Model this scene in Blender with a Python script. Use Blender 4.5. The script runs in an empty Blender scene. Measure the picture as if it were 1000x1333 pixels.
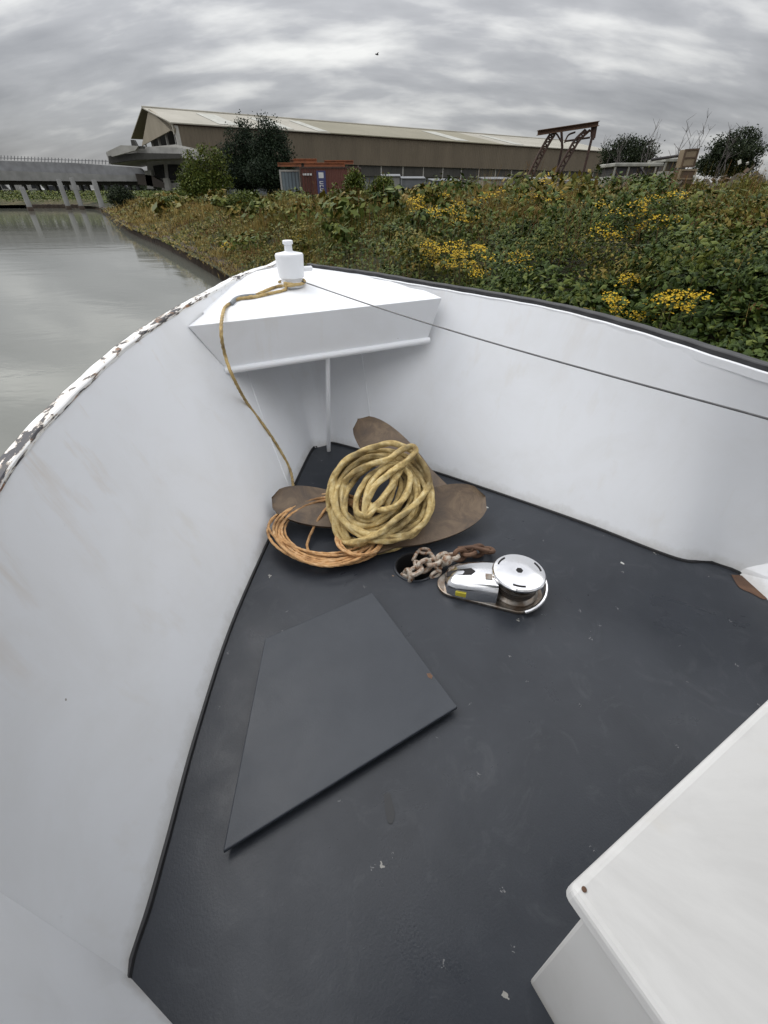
import bpy, bmesh, math, random
from mathutils import Vector, Matrix, noise
R = math.radians
C = bpy.context.scene.collection
S = bpy.context.scene
random.seed(7)

# ------------------------------------------------------------ camera / sky / sun
F = 560.0; HY = 245.0; H = 1.45
PITCH = math.atan((666.5 - HY) / F)
cam_d = bpy.data.cameras.new('camera')
cam = bpy.data.objects.new('camera', cam_d); C.objects.link(cam)
cam.location = (0, 0, H)
cam.rotation_euler = (math.pi/2 - PITCH, 0, 0)
cam_d.sensor_fit = 'VERTICAL'; cam_d.sensor_height = 36.0; cam_d.sensor_width = 27.0
cam_d.lens = 36.0 * F / 1333.0
cam_d.clip_start = 0.02; cam_d.clip_end = 5000
S.camera = cam
S.view_settings.view_transform = 'Standard'
S.view_settings.look = 'None'
S.view_settings.exposure = 0.52
S.view_settings.gamma = 1.0

SUN_EL, SUN_AZ = R(48), R(-60)       # azimuth measured from +Y towards +X
W = bpy.data.worlds.new('World'); S.world = W; W.use_nodes = True
def build_world():
    nt = W.node_tree; N = nt.nodes; L = nt.links; N.clear()
    out = N.new('ShaderNodeOutputWorld'); bg = N.new('ShaderNodeBackground')
    L.new(bg.outputs[0], out.inputs[0])
    sky = N.new('ShaderNodeTexSky'); sky.sky_type = 'NISHITA'; sky.sun_disc = False
    sky.sun_elevation = SUN_EL; sky.sun_rotation = SUN_AZ
    tc = N.new('ShaderNodeTexCoord'); sep = N.new('ShaderNodeSeparateXYZ')
    L.new(tc.outputs['Generated'], sep.inputs[0])
    def m(op, a, b=None, c=None):
        n = N.new('ShaderNodeMath'); n.operation = op
        for i, v in enumerate((a, b, c)):
            if v is None: continue
            if isinstance(v, (int, float)): n.inputs[i].default_value = v
            else: L.new(v, n.inputs[i])
        return n.outputs[0]
    z = m('MAXIMUM', sep.outputs[2], 0.0)
    zz = m('ADD', z, 0.40)
    cx = m('DIVIDE', sep.outputs[0], zz); cy = m('DIVIDE', sep.outputs[1], zz)
    comb = N.new('ShaderNodeCombineXYZ')
    L.new(cx, comb.inputs[0]); L.new(cy, comb.inputs[1])
    def nz(scale, detail, rough, dist, off):
        mp = N.new('ShaderNodeMapping'); mp.inputs['Location'].default_value = off
        mp.inputs['Scale'].default_value = (.95, 2.7, 1); mp.inputs['Rotation'].default_value = (0, 0, R(5))
        L.new(comb.outputs[0], mp.inputs[0])
        n = N.new('ShaderNodeTexNoise'); n.inputs['Scale'].default_value = scale
        n.inputs['Detail'].default_value = detail; n.inputs['Roughness'].default_value = rough
        n.inputs['Distortion'].default_value = dist
        L.new(mp.outputs[0], n.inputs[0]); return n.outputs[0]
    n1 = nz(1.0, 3, .5, .1, (3.1, 1.7, 0)); n2 = nz(3.4, 5, .52, .15, (8, 2, 5))
    s = m('ADD', m('MULTIPLY', n1, .55), m('MULTIPLY', n2, .45))
    rp = N.new('ShaderNodeValToRGB'); L.new(s, rp.inputs[0])
    e = rp.color_ramp.elements
    e[0].position = .36; e[0].color = (.165, .168, .178, 1)
    e[1].position = .64; e[1].color = (.46, .46, .45, 1)
    x = rp.color_ramp.elements.new(.50); x.color = (.245, .248, .257, 1)
    # an overcast dome is about three times as bright overhead as at the horizon
    g = m('ADD', 0.96, m('MULTIPLY', m('POWER', z, 1.2), 4.0))
    vm = N.new('ShaderNodeVectorMath'); vm.operation = 'SCALE'
    L.new(rp.outputs[0], vm.inputs[0]); L.new(g, vm.inputs['Scale'])
    sk = N.new('ShaderNodeVectorMath'); sk.operation = 'SCALE'; sk.inputs['Scale'].default_value = 0.08
    L.new(sky.outputs[0], sk.inputs[0])
    mix = N.new('ShaderNodeMix'); mix.data_type = 'RGBA'; mix.inputs[0].default_value = 0.94
    L.new(sk.outputs[0], mix.inputs[6]); L.new(vm.outputs[0], mix.inputs[7])
    L.new(mix.outputs[2], bg.inputs[0]); bg.inputs[1].default_value = 1.0
build_world()
sd = bpy.data.lights.new('sun', 'SUN'); sd.energy = 1.1; sd.angle = R(45); sd.color = (1, .98, .95)
sun = bpy.data.objects.new('sun', sd); C.objects.link(sun)
sun.rotation_euler = (math.pi/2 - SUN_EL, 0, -SUN_AZ + math.pi)   # light comes from the azimuth

# ------------------------------------------------------------ helpers
def ray(px, py):
    a = (px - 500) / F; b = -(py - 666.5) / F
    return Vector((a, math.cos(PITCH) + b*math.sin(PITCH), -math.sin(PITCH) + b*math.cos(PITCH)))
def atz(px, py, z):
    r = ray(px, py); t = (z - H) / r.z; return Vector((r.x*t, r.y*t, z))
def aty(px, py, Y):
    r = ray(px, py); t = Y / r.y; return Vector((r.x*t, Y, H + r.z*t))

class MB:
    """collects shapes, builds ONE mesh object"""
    def __init__(s): s.v = []; s.f = []; s.uv = None
    def add(s, vs, fs):
        o = len(s.v); s.v += [tuple(p) for p in vs]; s.f += [tuple(i + o for i in f) for f in fs]; return s
    def box(s, x0, x1, y0, y1, z0, z1, M=None):
        vs = [Vector((x, y, z)) for z in (z0, z1) for x, y in ((x0, y0), (x1, y0), (x1, y1), (x0, y1))]
        if M is not None: vs = [M @ p for p in vs]
        return s.add(vs, [(3, 2, 1, 0), (4, 5, 6, 7), (0, 1, 5, 4), (1, 2, 6, 5), (2, 3, 7, 6), (3, 0, 4, 7)])
    def prism(s, poly, d):
        """poly: list of 3D points; extruded by vector d"""
        n = len(poly); d = Vector(d)
        vs = [Vector(p) for p in poly] + [Vector(p) + d for p in poly]
        fs = [tuple(range(n))[::-1], tuple(range(n, 2*n))] + [(i, (i+1) % n, (i+1) % n + n, i + n) for i in range(n)]
        return s.add(vs, fs)
    def tube(s, pts, r, n=8, cap=True, closed=False):
        pts = [Vector(p) for p in pts]; m = len(pts)
        rr = r if isinstance(r, (list, tuple)) else [r]*m
        vs = []; up = None
        for i, p in enumerate(pts):
            if closed: t = pts[(i+1) % m] - pts[i-1]
            else: t = pts[min(i+1, m-1)] - pts[max(i-1, 0)]
            t.normalize()
            if up is None:
                up = Vector((0, 0, 1)) if abs(t.z) < .9 else Vector((1, 0, 0))
            a = (up - t*up.dot(t)).normalized(); b = t.cross(a); up = a
            for k in range(n):
                th = 2*math.pi*k/n
                vs.append(p + (a*math.cos(th) + b*math.sin(th))*rr[i])
        fs = []
        for i in range(m if closed else m-1):
            j = (i+1) % m
            for k in range(n):
                l = (k+1) % n
                fs.append((i*n+k, i*n+l, j*n+l, j*n+k))
        if cap and not closed: fs += [tuple(range(n))[::-1], tuple(range((m-1)*n, m*n))]
        return s.add(vs, fs)
    def lathe(s, prof, c=(0, 0, 0), n=32, M=None):
        """prof: (radius, z) list from bottom to top"""
        vs = []; fs = []
        for r, z in prof:
            for k in range(n):
                th = 2*math.pi*k/n
                p = Vector((c[0] + r*math.cos(th), c[1] + r*math.sin(th), c[2] + z))
                vs.append(M @ p if M is not None else p)
        for i in range(len(prof)-1):
            for k in range(n):
                l = (k+1) % n
                fs.append((i*n+k, i*n+l, (i+1)*n+l, (i+1)*n+k))
        fs += [tuple(range(n))[::-1], tuple(range((len(prof)-1)*n, len(prof)*n))]
        return s.add(vs, fs)
    def build(s, name, m, parent=None, smooth=False, bevel=0, seg=2, fix=False, ang=40):
        me = bpy.data.meshes.new(name); me.from_pydata(s.v, [], s.f)
        if fix:
            b = bmesh.new(); b.from_mesh(me); bmesh.ops.recalc_face_normals(b, faces=b.faces); b.to_mesh(me); b.free()
        me.materials.append(m); me.validate(); me.update()
        o = bpy.data.objects.new(name, me); C.objects.link(o)
        if parent is not None: o.parent = parent
        if smooth:
            me.polygons.foreach_set('use_smooth', [True]*len(me.polygons))
            try: me.set_sharp_from_angle(angle=R(ang))
            except Exception: pass
        if bevel:
            md = o.modifiers.new('bevel', 'BEVEL'); md.width = bevel; md.segments = seg; md.limit_method = 'ANGLE'; md.angle_limit = R(35)
            md.harden_normals = False
        return o
def tag(o, label=None, cat=None, group=None, kind=None):
    if label: o['label'] = label
    if cat: o['category'] = cat
    if group: o['group'] = group
    if kind: o['kind'] = kind
    return o
def empty(name, loc, rz=0, label=None, cat=None, group=None):
    o = bpy.data.objects.new(name, None); C.objects.link(o)
    o.location = loc; o.rotation_euler = (0, 0, rz); o.empty_display_size = .1
    return tag(o, label, cat, group)
def copy_tree(o, parent=None, loc=None, rz=None, label=None, scale=None):
    c = o.copy(); C.objects.link(c)
    if parent is not None: c.parent = parent
    if loc is not None: c.location = loc
    if rz is not None: c.rotation_euler = (0, 0, rz)
    if scale is not None: c.scale = scale
    if label: c['label'] = label
    for ch in list(o.children): copy_tree(ch, c)
    return c
def smooth_path(pts, n=10):
    """Catmull-Rom through points"""
    P = [Vector(p) for p in pts]; P = [P[0]*2 - P[1]] + P + [P[-1]*2 - P[-2]]
    out = []
    for i in range(1, len(P)-2):
        for k in range(n):
            t = k/n
            out.append(.5*((2*P[i]) + (P[i+1]-P[i-1])*t + (2*P[i-1]-5*P[i]+4*P[i+1]-P[i+2])*t*t + (-P[i-1]+3*P[i]-3*P[i+1]+P[i+2])*t**3))
    out.append(P[-2]); return out
def fbm(x, y, s=1.0, o=4, z=0.0):
    v = 0; a = .5
    for _ in range(o):
        v += a*noise.noise(Vector((x*s, y*s, z))); s *= 2.1; a *= .5
    return v
def sstep(a, b, x):
    t = max(0, min(1, (x-a)/(b-a))); return t*t*(3-2*t)

# ------------------------------------------------------------ materials
def mat(name):
    m = bpy.data.materials.new(name); m.use_nodes = True
    nt = m.node_tree; return m, nt, nt.nodes['Principled BSDF']
def ramp(nt, src, stops):
    r = nt.nodes.new('ShaderNodeValToRGB'); nt.links.new(src, r.inputs[0])
    e = r.color_ramp.elements
    e[0].position, e[0].color = stops[0][0], (*stops[0][1], 1)
    e[1].position, e[1].color = stops[-1][0], (*stops[-1][1], 1)
    for p, c in stops[1:-1]:
        x = e.new(p); x.color = (*c, 1)
    return r.outputs[0]
def gramp(nt, src, a, b, va=0., vb=1.):
    n = nt.nodes.new('ShaderNodeMapRange'); nt.links.new(src, n.inputs[0])
    n.inputs[1].default_value = a; n.inputs[2].default_value = b; n.inputs[3].default_value = va; n.inputs[4].default_value = vb
    return n.outputs[0]
def nz(nt, scale, detail=4, rough=.55, dist=0, sc=(1, 1, 1), coord='Object', loc=(0, 0, 0)):
    tc = nt.nodes.new('ShaderNodeTexCoord'); mp = nt.nodes.new('ShaderNodeMapping')
    mp.inputs['Scale'].default_value = sc; mp.inputs['Location'].default_value = loc
    nt.links.new(tc.outputs[coord], mp.inputs[0])
    n = nt.nodes.new('ShaderNodeTexNoise'); nt.links.new(mp.outputs[0], n.inputs[0])
    n.inputs['Scale'].default_value = scale; n.inputs['Detail'].default_value = detail
    n.inputs['Roughness'].default_value = rough; n.inputs['Distortion'].default_value = dist
    return n.outputs[0]
def mixc(nt, fac, a, b):
    n = nt.nodes.new('ShaderNodeMix'); n.data_type = 'RGBA'
    for i, v in ((0, fac), (6, a), (7, b)):
        if isinstance(v, (int, float)): n.inputs[i].default_value = v
        elif isinstance(v, tuple): n.inputs[i].default_value = (*v, 1)
        else: nt.links.new(v, n.inputs[i])
    return n.outputs[2]
def mth(nt, op, a, b=None):
    n = nt.nodes.new('ShaderNodeMath'); n.operation = op
    for i, v in enumerate((a, b)):
        if v is None: continue
        if isinstance(v, (int, float)): n.inputs[i].default_value = v
        else: nt.links.new(v, n.inputs[i])
    return n.outputs[0]
def bump(nt, b, h, strength=.3, dist=.002):
    n = nt.nodes.new('ShaderNodeBump'); n.inputs['Strength'].default_value = strength; n.inputs['Distance'].default_value = dist
    nt.links.new(h, n.inputs['Height']); nt.links.new(n.outputs[0], b.inputs['Normal'])
def plain(name, c1, c2=None, scale=8, rough=.6, metal=0, bs=0, bd=.002, detail=5, r2=None, lo=.35, hi=.65, sc=(1, 1, 1)):
    m, nt, b = mat(name)
    c2 = c2 or tuple(x*.8 for x in c1)
    n = nz(nt, scale, detail, sc=sc)
    nt.links.new(ramp(nt, n, [(lo, c1), (hi, c2)]), b.inputs['Base Color'])
    b.inputs['Roughness'].default_value = rough; b.inputs['Metallic'].default_value = metal
    if r2 is not None: nt.links.new(gramp(nt, nz(nt, scale*1.7, 3), .3, .7, rough, r2), b.inputs['Roughness'])
    if bs: bump(nt, b, nz(nt, scale*4, 4), bs, bd)
    return m

def white_paint(name, base=(.785, .80, .825), grime=(.62, .61, .58), amount=.26, rough=.38, rust=0.0, gs=3.0):
    m, nt, b = mat(name)
    g = gramp(nt, nz(nt, gs, 7, .66, .6), .44, .74, 0, amount)
    col = mixc(nt, g, base, grime)
    # faint vertical run marks
    st = gramp(nt, nz(nt, 9, 4, .6, 0, (1, 1, .08), loc=(3, 1, 0)), .60, .76, 0, .16)
    col = mixc(nt, st, col, (.56, .49, .36))
    sz = nt.nodes.new('ShaderNodeSeparateXYZ'); t0_ = nt.nodes.new('ShaderNodeTexCoord'); nt.links.new(t0_.outputs['Object'], sz.inputs[0])
    low = mth(nt, 'MULTIPLY', gramp(nt, mth(nt, 'ADD', sz.outputs[2], mth(nt, 'MULTIPLY', nz(nt, 14, 6, .7), .10)), .105, .045), .55)
    col = mixc(nt, low, col, (.40, .38, .34))
    # tiny specks of dirt
    tc = nt.nodes.new('ShaderNodeTexCoord'); vo = nt.nodes.new('ShaderNodeTexVoronoi'); vo.inputs['Scale'].default_value = 7
    nt.links.new(tc.outputs['Object'], vo.inputs[0])
    d = mth(nt, 'LESS_THAN', vo.outputs['Distance'], .022)
    sp = nt.nodes.new('ShaderNodeSeparateColor'); nt.links.new(vo.outputs['Color'], sp.inputs[0])
    d = mth(nt, 'MULTIPLY', d, mth(nt, 'GREATER_THAN', sp.outputs[0], .72))
    col = mixc(nt, mth(nt, 'MULTIPLY', d, .75), col, (.16, .13, .10))
    if rust > 0:
        rm = gramp(nt, nz(nt, 11, 8, .7, 1.0, loc=(7, 2, 4)), .66, .72, 0, rust)
        col = mixc(nt, rm, col, (.22, .09, .03))
    nt.links.new(col, b.inputs['Base Color'])
    nt.links.new(gramp(nt, nz(nt, 5, 4), .3, .7, rough, rough + .18), b.inputs['Roughness'])
    bump(nt, b, nz(nt, 2.2, 3, .5), .25, .012)
    return m
M_white = white_paint('white_boat_paint')
M_white2 = white_paint('white_cabin_paint', (.67, .665, .65), (.36, .355, .345), .60, .42, gs=2.8)
def wall_mat():
    m = white_paint('white_bulwark_paint'); m_ = m; nt = m.node_tree; b = nt.nodes['Principled BSDF']
    src = b.inputs['Base Color'].links[0].from_socket
    tc = nt.nodes.new('ShaderNodeTexCoord'); sp = nt.nodes.new('ShaderNodeSeparateXYZ'); nt.links.new(tc.outputs['Object'], sp.inputs[0])
    run = gramp(nt, nz(nt, 6, 5, .62, .2, (1, 1, .10), loc=(2, 7, 0)), .57, .70, 0, 1)
    zf = gramp(nt, mth(nt, 'ADD', sp.outputs[2], mth(nt, 'MULTIPLY', nz(nt, 5, 3), .5)), .75, 1.2, 0, .50)
    port = gramp(nt, sp.outputs[0], -.25, -.75, .25, 1)
    col = mixc(nt, mth(nt, 'MULTIPLY', mth(nt, 'MULTIPLY', run, zf), port), src, (.50, .36, .20))
    sc = gramp(nt, nz(nt, 4, 8, .75, 2.5, (1, 1, 1), loc=(9, 1, 3)), .66, .72, 0, .22); col = mixc(nt, sc, col, (.45, .45, .45))
    nt.links.new(col, b.inputs['Base Color']); return m
M_wall = wall_mat()
def deck_mat():
    m, nt, b = mat('dark_deck_paint')
    base = ramp(nt, nz(nt, 2.0, 6, .6, .4), [(.3, (.019, .022, .028)), (.7, (.035, .0395, .048))])
    sc = gramp(nt, nz(nt, 6, 7, .68, 1.8, loc=(2, 5, 0)), .54, .80, 0, .28)
    base = mixc(nt, sc, base, (.10, .105, .112))
    tc = nt.nodes.new('ShaderNodeTexCoord')
    for scale, thr, keep, colr, amt in ((9, .075, .86, (.55, .55, .52), .85), (16, .09, .90, (.34, .33, .30), .75), (6, .05, .8, (.33, .22, .13), .8), (34, .11, .90, (.25, .25, .25), .55)):
        mp = nt.nodes.new('ShaderNodeMapping'); mp.inputs['Location'].default_value = (scale, .3, 0)
        mp.inputs['Scale'].default_value = (1, .7, 1); mp.inputs['Rotation'].default_value = (0, 0, scale)
        nw = nt.nodes.new('ShaderNodeTexNoise'); nw.inputs['Scale'].default_value = scale*4; nt.links.new(tc.outputs['Object'], nw.inputs[0])
        va = nt.nodes.new('ShaderNodeVectorMath'); va.operation = 'MULTIPLY_ADD'; va.inputs[1].default_value = (.04, .04, 0)
        nt.links.new(nw.outputs['Color'], va.inputs[0]); nt.links.new(tc.outputs['Object'], va.inputs[2])
        nt.links.new(va.outputs[0], mp.inputs[0])
        vo = nt.nodes.new('ShaderNodeTexVoronoi'); vo.inputs['Scale'].default_value = scale; nt.links.new(mp.outputs[0], vo.inputs[0])
        sp = nt.nodes.new('ShaderNodeSeparateColor'); nt.links.new(vo.outputs['Color'], sp.inputs[0])
        d = mth(nt, 'MULTIPLY', mth(nt, 'LESS_THAN', vo.outputs['Distance'], thr), mth(nt, 'GREATER_THAN', sp.outputs[1], keep))
        base = mixc(nt, mth(nt, 'MULTIPLY', d, amt), base, colr)
    nt.links.new(base, b.inputs['Base Color'])
    b.inputs['IOR'].default_value = 1.42
    nt.links.new(gramp(nt, nz(nt, 3.5, 6, .65, .8), .3, .72, .24, .46), b.inputs['Roughness'])
    h = mth(nt, 'ADD', nz(nt, 160, 3), mth(nt, 'MULTIPLY', nz(nt, 4, 3), 2.0))
    bump(nt, b, h, .22, .002)
    return m
M_deck = deck_mat()
M_black = plain('black_rubber', (.018, .018, .02), (.04, .04, .042), 14, .55, bs=.3)
M_seal = plain('black_sealant', (.008, .008, .009), (.016, .016, .018), 10, .5)
def hatch_mat():
    m, nt, b = mat('hatch_paint')
    base = ramp(nt, nz(nt, 3.0, 6, .6, .4), [(.3, (.025, .030, .039)), (.7, (.037, .043, .053))])
    sc = gramp(nt, nz(nt, 9, 7, .7, 2, loc=(1, 5, 0)), .66, .84, 0, .35)
    base = mixc(nt, sc, base, (.14, .12, .11))
    nt.links.new(base, b.inputs['Base Color'])
    nt.links.new(gramp(nt, nz(nt, 5, 5, .6), .3, .7, .38, .52), b.inputs['Roughness'])
    bump(nt, b, nz(nt, 130, 3), .2, .0015)
    return m
M_hatch = hatch_mat()
def rail_mat():
    m, nt, b = mat('peeling_white_rail')
    n = nz(nt, 16, 9, .66, .35, (.62, 1.9, 1.0), coord='UV', loc=(3.4, .6, .2))
    n3 = nz(nt, 2.2, 3, .5, 0, (1, .2, 1), coord='UV', loc=(4, 2, 0))
    nn = mth(nt, 'ADD', mth(nt, 'MULTIPLY', n, .75), mth(nt, 'MULTIPLY', n3, .30))
    pl = gramp(nt, nn, .562, .572)
    edge = gramp(nt, nn, .530, .56)
    dark = ramp(nt, nz(nt, 13, 6), [(.42, (.022, .022, .030)), (.56, (.05, .045, .045)), (.64, (.26, .12, .045))])
    col = mixc(nt, mth(nt, 'MULTIPLY', edge, .6), (.80, .80, .79), (.45, .33, .2))
    col = mixc(nt, pl, col, dark)
    nt.links.new(col, b.inputs['Base Color']); b.inputs['Roughness'].default_value = .5
    bump(nt, b, mth(nt, 'SUBTRACT', 1.0, pl), .5, .002)
    return m
M_rail = rail_mat()
def rusty(name, c=((.10, .052, .030), (.17, .095, .055), (.065, .040, .028)), scale=9, rough=.75):
    m, nt, b = mat(name)
    nt.links.new(ramp(nt, nz(nt, scale, 8, .68, .6), [(.3, c[2]), (.5, c[0]), (.72, c[1])]), b.inputs['Base Color'])
    b.inputs['Roughness'].default_value = rough
    bump(nt, b, nz(nt, scale*9, 6, .7), .5, .002)
    return m
M_prop = rusty('corroded_bronze', ((.105, .070, .042), (.18, .125, .075), (.055, .040, .030)), 9, .55)
M_rust = rusty('rusty_steel')
M_rustdark = rusty('dark_rusty_steel', ((.055, .030, .022), (.10, .045, .03), (.03, .02, .018)), 4)
def rope_mat(name, c1, c2, c3, scale=30):
    m, nt, b = mat(name)
    col = ramp(nt, nz(nt, scale, 5, .65), [(.3, c3), (.48, c1), (.68, c2)])
    dirt = gramp(nt, nz(nt, 6, 5, .6, loc=(4, 4, 4)),   .48, .66, 0, .72)
    col = mixc(nt, dirt, col, tuple(x*.42 for x in c3))
    nt.links.new(col, b.inputs['Base Color']); b.inputs['Roughness'].default_value = .85
    bump(nt, b, nz(nt, 500, 2), .5, .001)
    return m
M_yrope = rope_mat('weathered_yellow_rope', (.50, .37, .15), (.64, .53, .29), (.28, .19, .08))
M_orope = rope_mat('faded_orange_rope', (.55, .31, .13), (.66, .44, .24), (.34, .18, .08))
M_lrope = rope_mat('buff_line', (.42, .30, .12), (.52, .40, .2), (.24, .17, .08))
M_chrome, nt, b = mat('chrome'); b.inputs['Metallic'].default_value = 1; b.inputs['Base Color'].default_value = (.82, .82, .83, 1)
nt.links.new(gramp(nt, nz(nt, 25, 5), .3, .7, .06, .2), b.inputs['Roughness']); bump(nt, b, nz(nt, 14, 3), .12, .002)
M_steel = plain('worn_steel', (.34, .32, .29), (.22, .17, .13), 30, .38, .9, bs=.2, bd=.001)
M_darkmetal = plain('dark_metal', (.05, .047, .045), (.09, .07, .055), 25, .4, .6)
M_galv = plain('rusty_galvanised', (.48, .43, .36), (.20, .10, .05), 40, .6, .25, bs=.4, bd=.001, lo=.42, hi=.62)
M_yellow = plain('yellow_sticker', (.62, .55, .04), (.5, .42, .05), 20, .5)
M_wire = plain('steel_wire', (.16, .16, .165), (.10, .10, .10), 20, .45, .5)
M_glass0 = plain('window_glass', (.012, .014, .016), (.02, .022, .025), 3, .12)
M_grey = plain('grey_tape', (.22, .24, .25), (.15, .16, .17), 30, .6)

# ------------------------------------------------------------ the boat (local frame: +x starboard, +y forward)
TH = R(28); BO = Vector((-.42, 2.68, 0))
BM = Matrix.Translation(BO) @ Matrix.Rotation(TH, 4, 'Z'); BI = BM.inverted()
def bl(px, py, z): return BI @ atz(px, py, z)      # a point on a level of the boat, in boat coordinates
boat = empty('boat', BO, TH, 'white painted steel boat bow with dark grey deck, moored along the overgrown bank', 'boat')
def railz(y):                # sheer of the bulwark, rising to the bow
    t = min(max(.9 + (-y), 0), 8); return 1.06 - .08*t + .003*t*t
def rail_pt(px, py):
    z = .95
    for _ in range(50):
        p = bl(px, py, z); z = .5*z + .5*railz(p.y)
    return Vector((p.x, p.y, railz(p.y)))
# inner top edge, port then starboard, from the bow aft
railL = [rail_pt(*q) for q in [(352, 348), (325, 355), (300, 368), (240, 402), (200, 424), (130, 482), (60, 552), (0, 618)]]
railR = [rail_pt(*q) for q in [(400, 350), (450, 356), (500, 364), (600, 382), (700, 398), (800, 423), (900, 455), (1000, 491)]]
bowtip = Vector(((railL[0].x+railR[0].x)/2 - .0, max(railL[0].y, railR[0].y)+.05, 1.065))
def aft(lst, s):
    p = lst[-1]
    for y, w in ((-2.4, 1.42), (-3.2, 1.46), (-4.2, 1.48), (-5.6, 1.47), (-7.2, 1.38)):
        if y < p.y - .2: lst.append(Vector((s*w, y, railz(y))))
aft(railL, -1); aft(railR, 1)
def relax(pts, n=46, passes=4):
    P = smooth_path(pts, 12); d = [0]
    for i in range(1, len(P)): d.append(d[-1] + (P[i]-P[i-1]).length)
    Q = []; j = 1
    for k in range(n+1):
        s_ = d[-1]*(k/n)**1.3
        while j < len(P)-1 and d[j] < s_: j += 1
        u = (s_-d[j-1])/max(1e-9, d[j]-d[j-1]); Q.append(P[j-1].lerp(P[j], min(1, u)))
    for _ in range(passes):
        Q = [Q[0]] + [Q[i]*.5 + (Q[i-1]+Q[i+1])*.25 for i in range(1, n)] + [Q[n]]
    return Q
railL = relax(railL); railR = relax(railR)
deckL = [Vector((-.045, .02, 0))] + [bl(*q, 0) for q in [(405, 588), (380, 640), (345, 715), (300, 820), (255, 960), (220, 1090), (195, 1180), (168, 1270)]]
deckR = [Vector((.03, .02, 0))] + [bl(*q, 0) for q in [(441, 579), (555, 612), (640, 640), (760, 682), (880, 728), (960, 745)]]
deckL += [Vector((-1.350, -2.32, 0)), Vector((-1.372, -2.6, 0))] + [Vector((-1.40, y, 0)) for y in (-3.2, -3.8, -5.2, -6.8)]
deckR += [Vector((1.40, y, 0)) for y in (-2.9, -3.8, -5.2, -6.8)]
def resample(pts, n):
    P = smooth_path(pts, 12); d = [0]
    for i in range(1, len(P)): d.append(d[-1] + (P[i]-P[i-1]).length)
    return P, d
def by_t(P, d, t):
    s = t*d[-1]
    for i in range(1, len(P)):
        if d[i] >= s:
            k = (s-d[i-1])/max(1e-9, d[i]-d[i-1]); return P[i-1].lerp(P[i], k)
    return P[-1].copy()
NS = 90
def skin(deck, rail, s):
    """inner plating between deck edge and rail"""
    dp, dd = resample(deck, 0); rp, rd = resample(rail, 0)
    rows = []
    for i in range(NS+1):
        t = (i/NS)**1.25
        a = by_t(dp, dd, t); b = by_t(rp, rd, t)
        n = (b-a).cross(Vector((0, 1, 0))); n.z = 0
        row = []
        for k in range(9):
            u = k/8; p = a.lerp(b, u)
            out = Vector((s, .25, 0))*(.035*math.sin(math.pi*u)*min(1, t*5))
            row.append(p - out*.0 + out)
        rows.append(row)
    return rows
deckL2 = deckL; deckR2 = deckR
rowsL = skin(deckL, [bowtip + Vector((-.02, -.02, 0))] + railL, -1)
rowsR = skin(deckR, [bowtip + Vector((.02, -.02, 0))] + railR, 1)
def grid_faces(nr, nc, flip=False):
    f = []
    for i in range(nr-1):
        for k in range(nc-1):
            q = (i*nc+k, i*nc+k+1, (i+1)*nc+k+1, (i+1)*nc+k); f.append(q[::-1] if flip else q)
    return f
def strip(rows, flip=False):
    m = MB(); nc = len(rows[0]); m.add([p for r in rows for p in r], grid_faces(len(rows), nc, flip)); return m
# bulwark lining: port + stem + starboard as one continuous surface
allrows = rowsL[::-1] + rowsR
o = strip(allrows).build('bulwark', M_wall, boat, smooth=True, ang=75)
for rows_, idx in ((rowsR, (9,)), (rowsL, (12,))):
    for i_ in idx:
        r_ = rows_[i_]; c_ = Vector((0, r_[0].y-.6, .6))
        pts_ = [p + (c_-p).normalized()*.0005 for p in r_]
        MB().tube(smooth_path(pts_, 3), .0034, 6).build('weld_seam', M_white, boat, smooth=True)
# outer hull skin
def outer(rows, s):
    out = []
    for i, r in enumerate(rows):
        top = r[-1]; bot = r[0]
        w = Vector((s*.034, .02 if i else .04, -.002))
        t0 = top + w; low = Vector((bot.x*.92 + s*.03, bot.y*1.0 + (.0), -.75))
        mid = t0.lerp(low, .5) + Vector((s*.05, 0, 0))
        out.append([t0, t0.lerp(mid, .5) + Vector((s*.01, 0, 0)), mid, mid.lerp(low, .5) + Vector((s*.02, 0, 0)), low, low*1.0 + Vector((-s*.1, 0, -.5))])
    return out
oL = outer(rowsL, -1); oR = outer(rowsR, 1)
M_hullout = plain('blue_black_hull_paint', (.03, .035, .05), (.05, .05, .06), 5, .4)
strip(oL[::-1] + oR, True).build('hull', M_hullout, boat, smooth=True, ang=70)
# rail caps, swept box section
def capsweep(name, line, w0, w1, z0, z1, m, s, taper=None):
    """w0..w1 outward offsets from the inner edge, z0..z1 above it"""
    P = smooth_path(line, 4); rows = []
    for i, p in enumerate(P):
        t = P[min(i+1, len(P)-1)] - P[max(i-1, 0)]; t.z = 0; t.normalize()
        n = Vector((t.y, -t.x, 0));
        if n.x*s < 0: n = -n
        q = 1.0 if taper is None else taper(i/len(P))
        wob = .0007*math.sin(i*1.3) + .0006*math.sin(i*.37)
        a, b_ = w0, w0 + (w1-w0)*q
        c = .004
        sec = [(a, z0), (a, z1-c), (a+c, z1), (b_-c, z1), (b_, z1-c), (b_, z0)]
        rows.append([p + n*(x+wob) + Vector((0, 0, z+wob)) for x, z in sec] + [p + n*(a+wob) + Vector((0, 0, z0+wob))])
    mb = strip(rows, s > 0); n_ = 7
    o = mb.build(name, m, boat, smooth=True, ang=35); me = o.data; al = [0]
    for i in range(1, len(P)): al.append(al[-1] + (P[i]-P[i-1]).length)
    cr = [0, .04, .05, .08, .09, .13, .17]; uv = me.uv_layers.new(name='along')
    for lp_ in me.loops: uv.data[lp_.index].uv = (al[lp_.vertex_index//7], cr[lp_.vertex_index % 7])
    return o
bt = bowtip
capsweep('rail_cap', [bt + Vector((.0, .0, .0))] + railL, -.004, .038, -.006, .010, M_rail, -1)
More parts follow.
